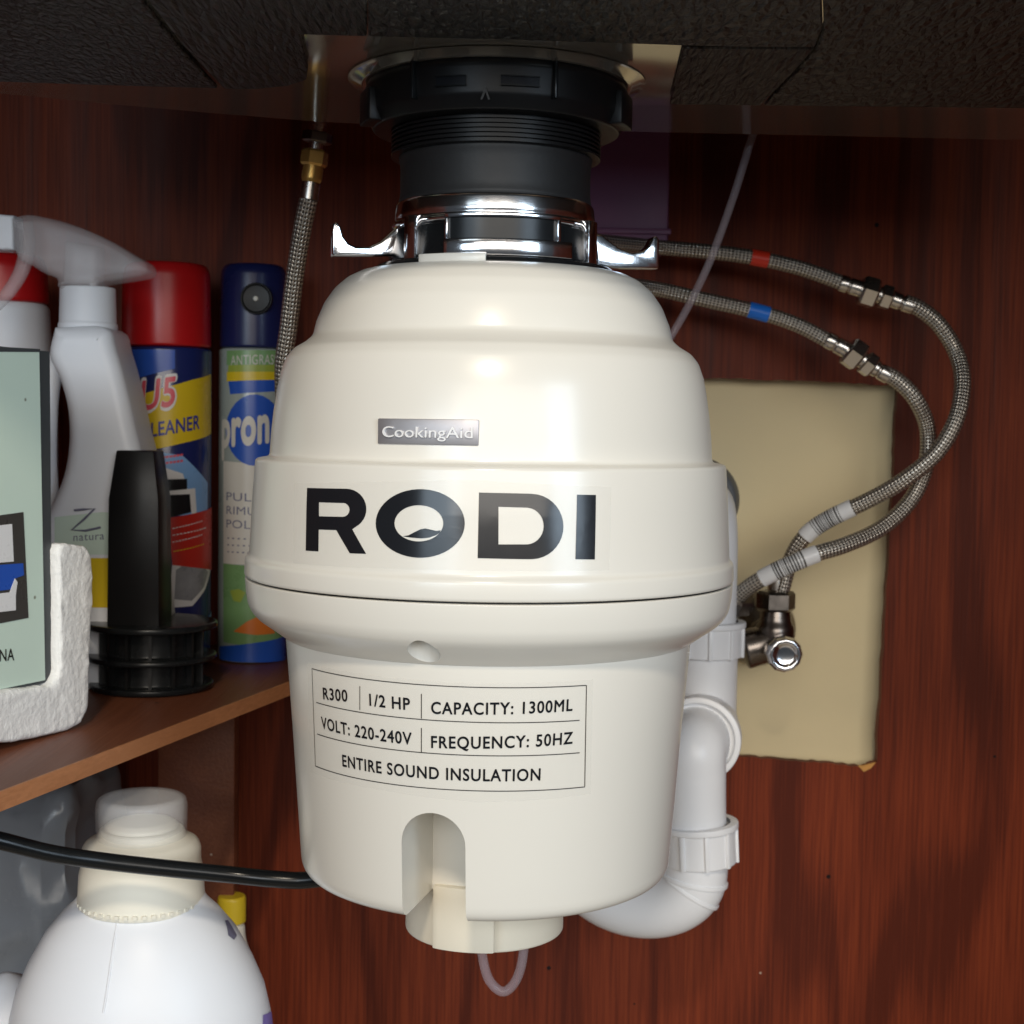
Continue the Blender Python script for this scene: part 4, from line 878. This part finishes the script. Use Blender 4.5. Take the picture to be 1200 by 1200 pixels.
obj('dosing_cap', lathe(fillet([(0, ct[-1][1])] + ct[::-1] + [(ct[0][0] - 0.002, ct[0][1])] + inner + [(0, inner[-1][1] - 0.001)], 0.0012), jx, Yj, 64), 'frost', jug, smooth=40)
obj('pouring_neck', lathe(fillet([(0, cp[-1][1] + 0.004), (0.015, cp[-1][1] + 0.0038), (0.0185, cp[-1][1] + 0.002), (0.019, cp[-1][1] + 0.0002), (0, cp[-1][1] + 0.0002)][::-1], 0.002), jx, Yj, 48), 'cream', jug, smooth=40)
SJ = Round([(r_, z_) for r_, z_ in jp], jx, Yj)
sp_ = [SJ.pos(*SJ.hit(x, y), 0.0001) for x, y in ((137, 1066), (133, 1085), (127, 1115), (121, 1150), (115, 1185), (112, 1200))]
obj('mould_seam', tube(spline([Vector((p_.x, Yj + (p_.y - Yj) * 0.78, p_.z)) for p_ in sp_], 5), 0.0006, 8), 'hdpe', jug, smooth=60)
def jpatch(px, m, off=0.0006):
    bm = fill([[SJ.hit(x, y) for x, y in px]]); cut(bm, 0.05)
    for v in bm.verts:
        p_ = SJ.pos(v.co.x, v.co.y, off); v.co = Vector((p_.x, Yj + (p_.y - Yj) * 0.78, p_.z))
    obj('printed_mark', bm, m, jug, smooth=0, recalc=False)
jpatch([(262, 1079), (269, 1078), (276, 1096), (272, 1103), (265, 1098)], 'text_grey'); jpatch([(306, 1192), (317, 1184), (319, 1199), (318, 1214), (304, 1214)], mat('purple_print', (0.22, 0.18, 0.5), 0.4))
# yellow topped bottle behind the jug
Yy = 0.30; cy_, ry_ = upright_r(255, 288, 1065, Yy); zy = atY(270, 1049, Yy).z
yb = thing('yellow_capped_bottle', 'small bottle with ribbed yellow cap behind the detergent jug', 'bottle', (cy_, Yy, ZF))
obj('bottle_cap', lathe(fillet([(0, zy), (ry_ * 0.92, zy), (ry_, zy - 0.002), (ry_, zy - 0.018), (0, zy - 0.018)][::-1], 0.001), cy_, Yy, 28), 'yellow', yb, smooth=20)
obj('bottle_body', lathe(fillet([(0, zy - 0.018), (ry_ * 0.9, zy - 0.018), (ry_ * 1.0, zy - 0.03), (ry_ * 1.7, zy - 0.05), (ry_ * 1.7, ZF + 0.0005), (0, ZF + 0.0005)], 0.004), cy_, Yy, 40), 'cream', yb, smooth=40)
# smoky plastic tub and a white bottle in the corner
lo, hi = atY(-80, 1000, 0.25), atY(88, 918, 0.25)
tb2 = thing('plastic_bag', 'smoky grey plastic bag bulging under the shelf beside the jug', 'bag', ((lo.x + hi.x) / 2, 0.3, ZF))
bm = box((lo.x, 0.245, ZF + 0.003), (hi.x, 0.375, hi.z), 0.02)
bmesh.ops.triangulate(bm, faces=bm.faces[:])
for _ in range(5): bmesh.ops.subdivide_edges(bm, edges=[e for e in bm.edges if e.calc_length() > 0.008], cuts=1); bmesh.ops.triangulate(bm, faces=bm.faces[:])
bm.normal_update()
for v in bm.verts:
    q = Vector((v.co.x * 16 + v.co.z * 9, v.co.y * 14, v.co.z * 22 - v.co.x * 12)); rdg = 1 - abs(noise.noise(q)) * 2
    v.co += v.normal * (rdg * 0.006 + noise.noise(v.co * 25) * 0.006 - 0.004)
    v.co.z = max(v.co.z, ZF + 0.0006)
obj('bag_film', bm, 'smoke', tb2, smooth=80)
Yv = 0.10; vx = atY(8, 1190, Yv).x
wv = thing('bottle', 'rounded white bottle top low in front of the smoky bag', 'bottle', (vx, Yv, ZF))
def vr(hw, y): return tangent(8 + hw, y, vx, Yv)
vp = [vr(6, 1140), vr(24, 1146), vr(40, 1160), vr(50, 1180), vr(55, 1205)]
obj('bottle_body', lathe([(0, vp[0][1] + 0.0005)] + vp + [(vp[-1][0], ZF + 0.004), (vp[-1][0] * 0.92, ZF + 0.0005), (0, ZF + 0.0005)], vx, Yv, 48), 'hdpe', wv, smooth=45)
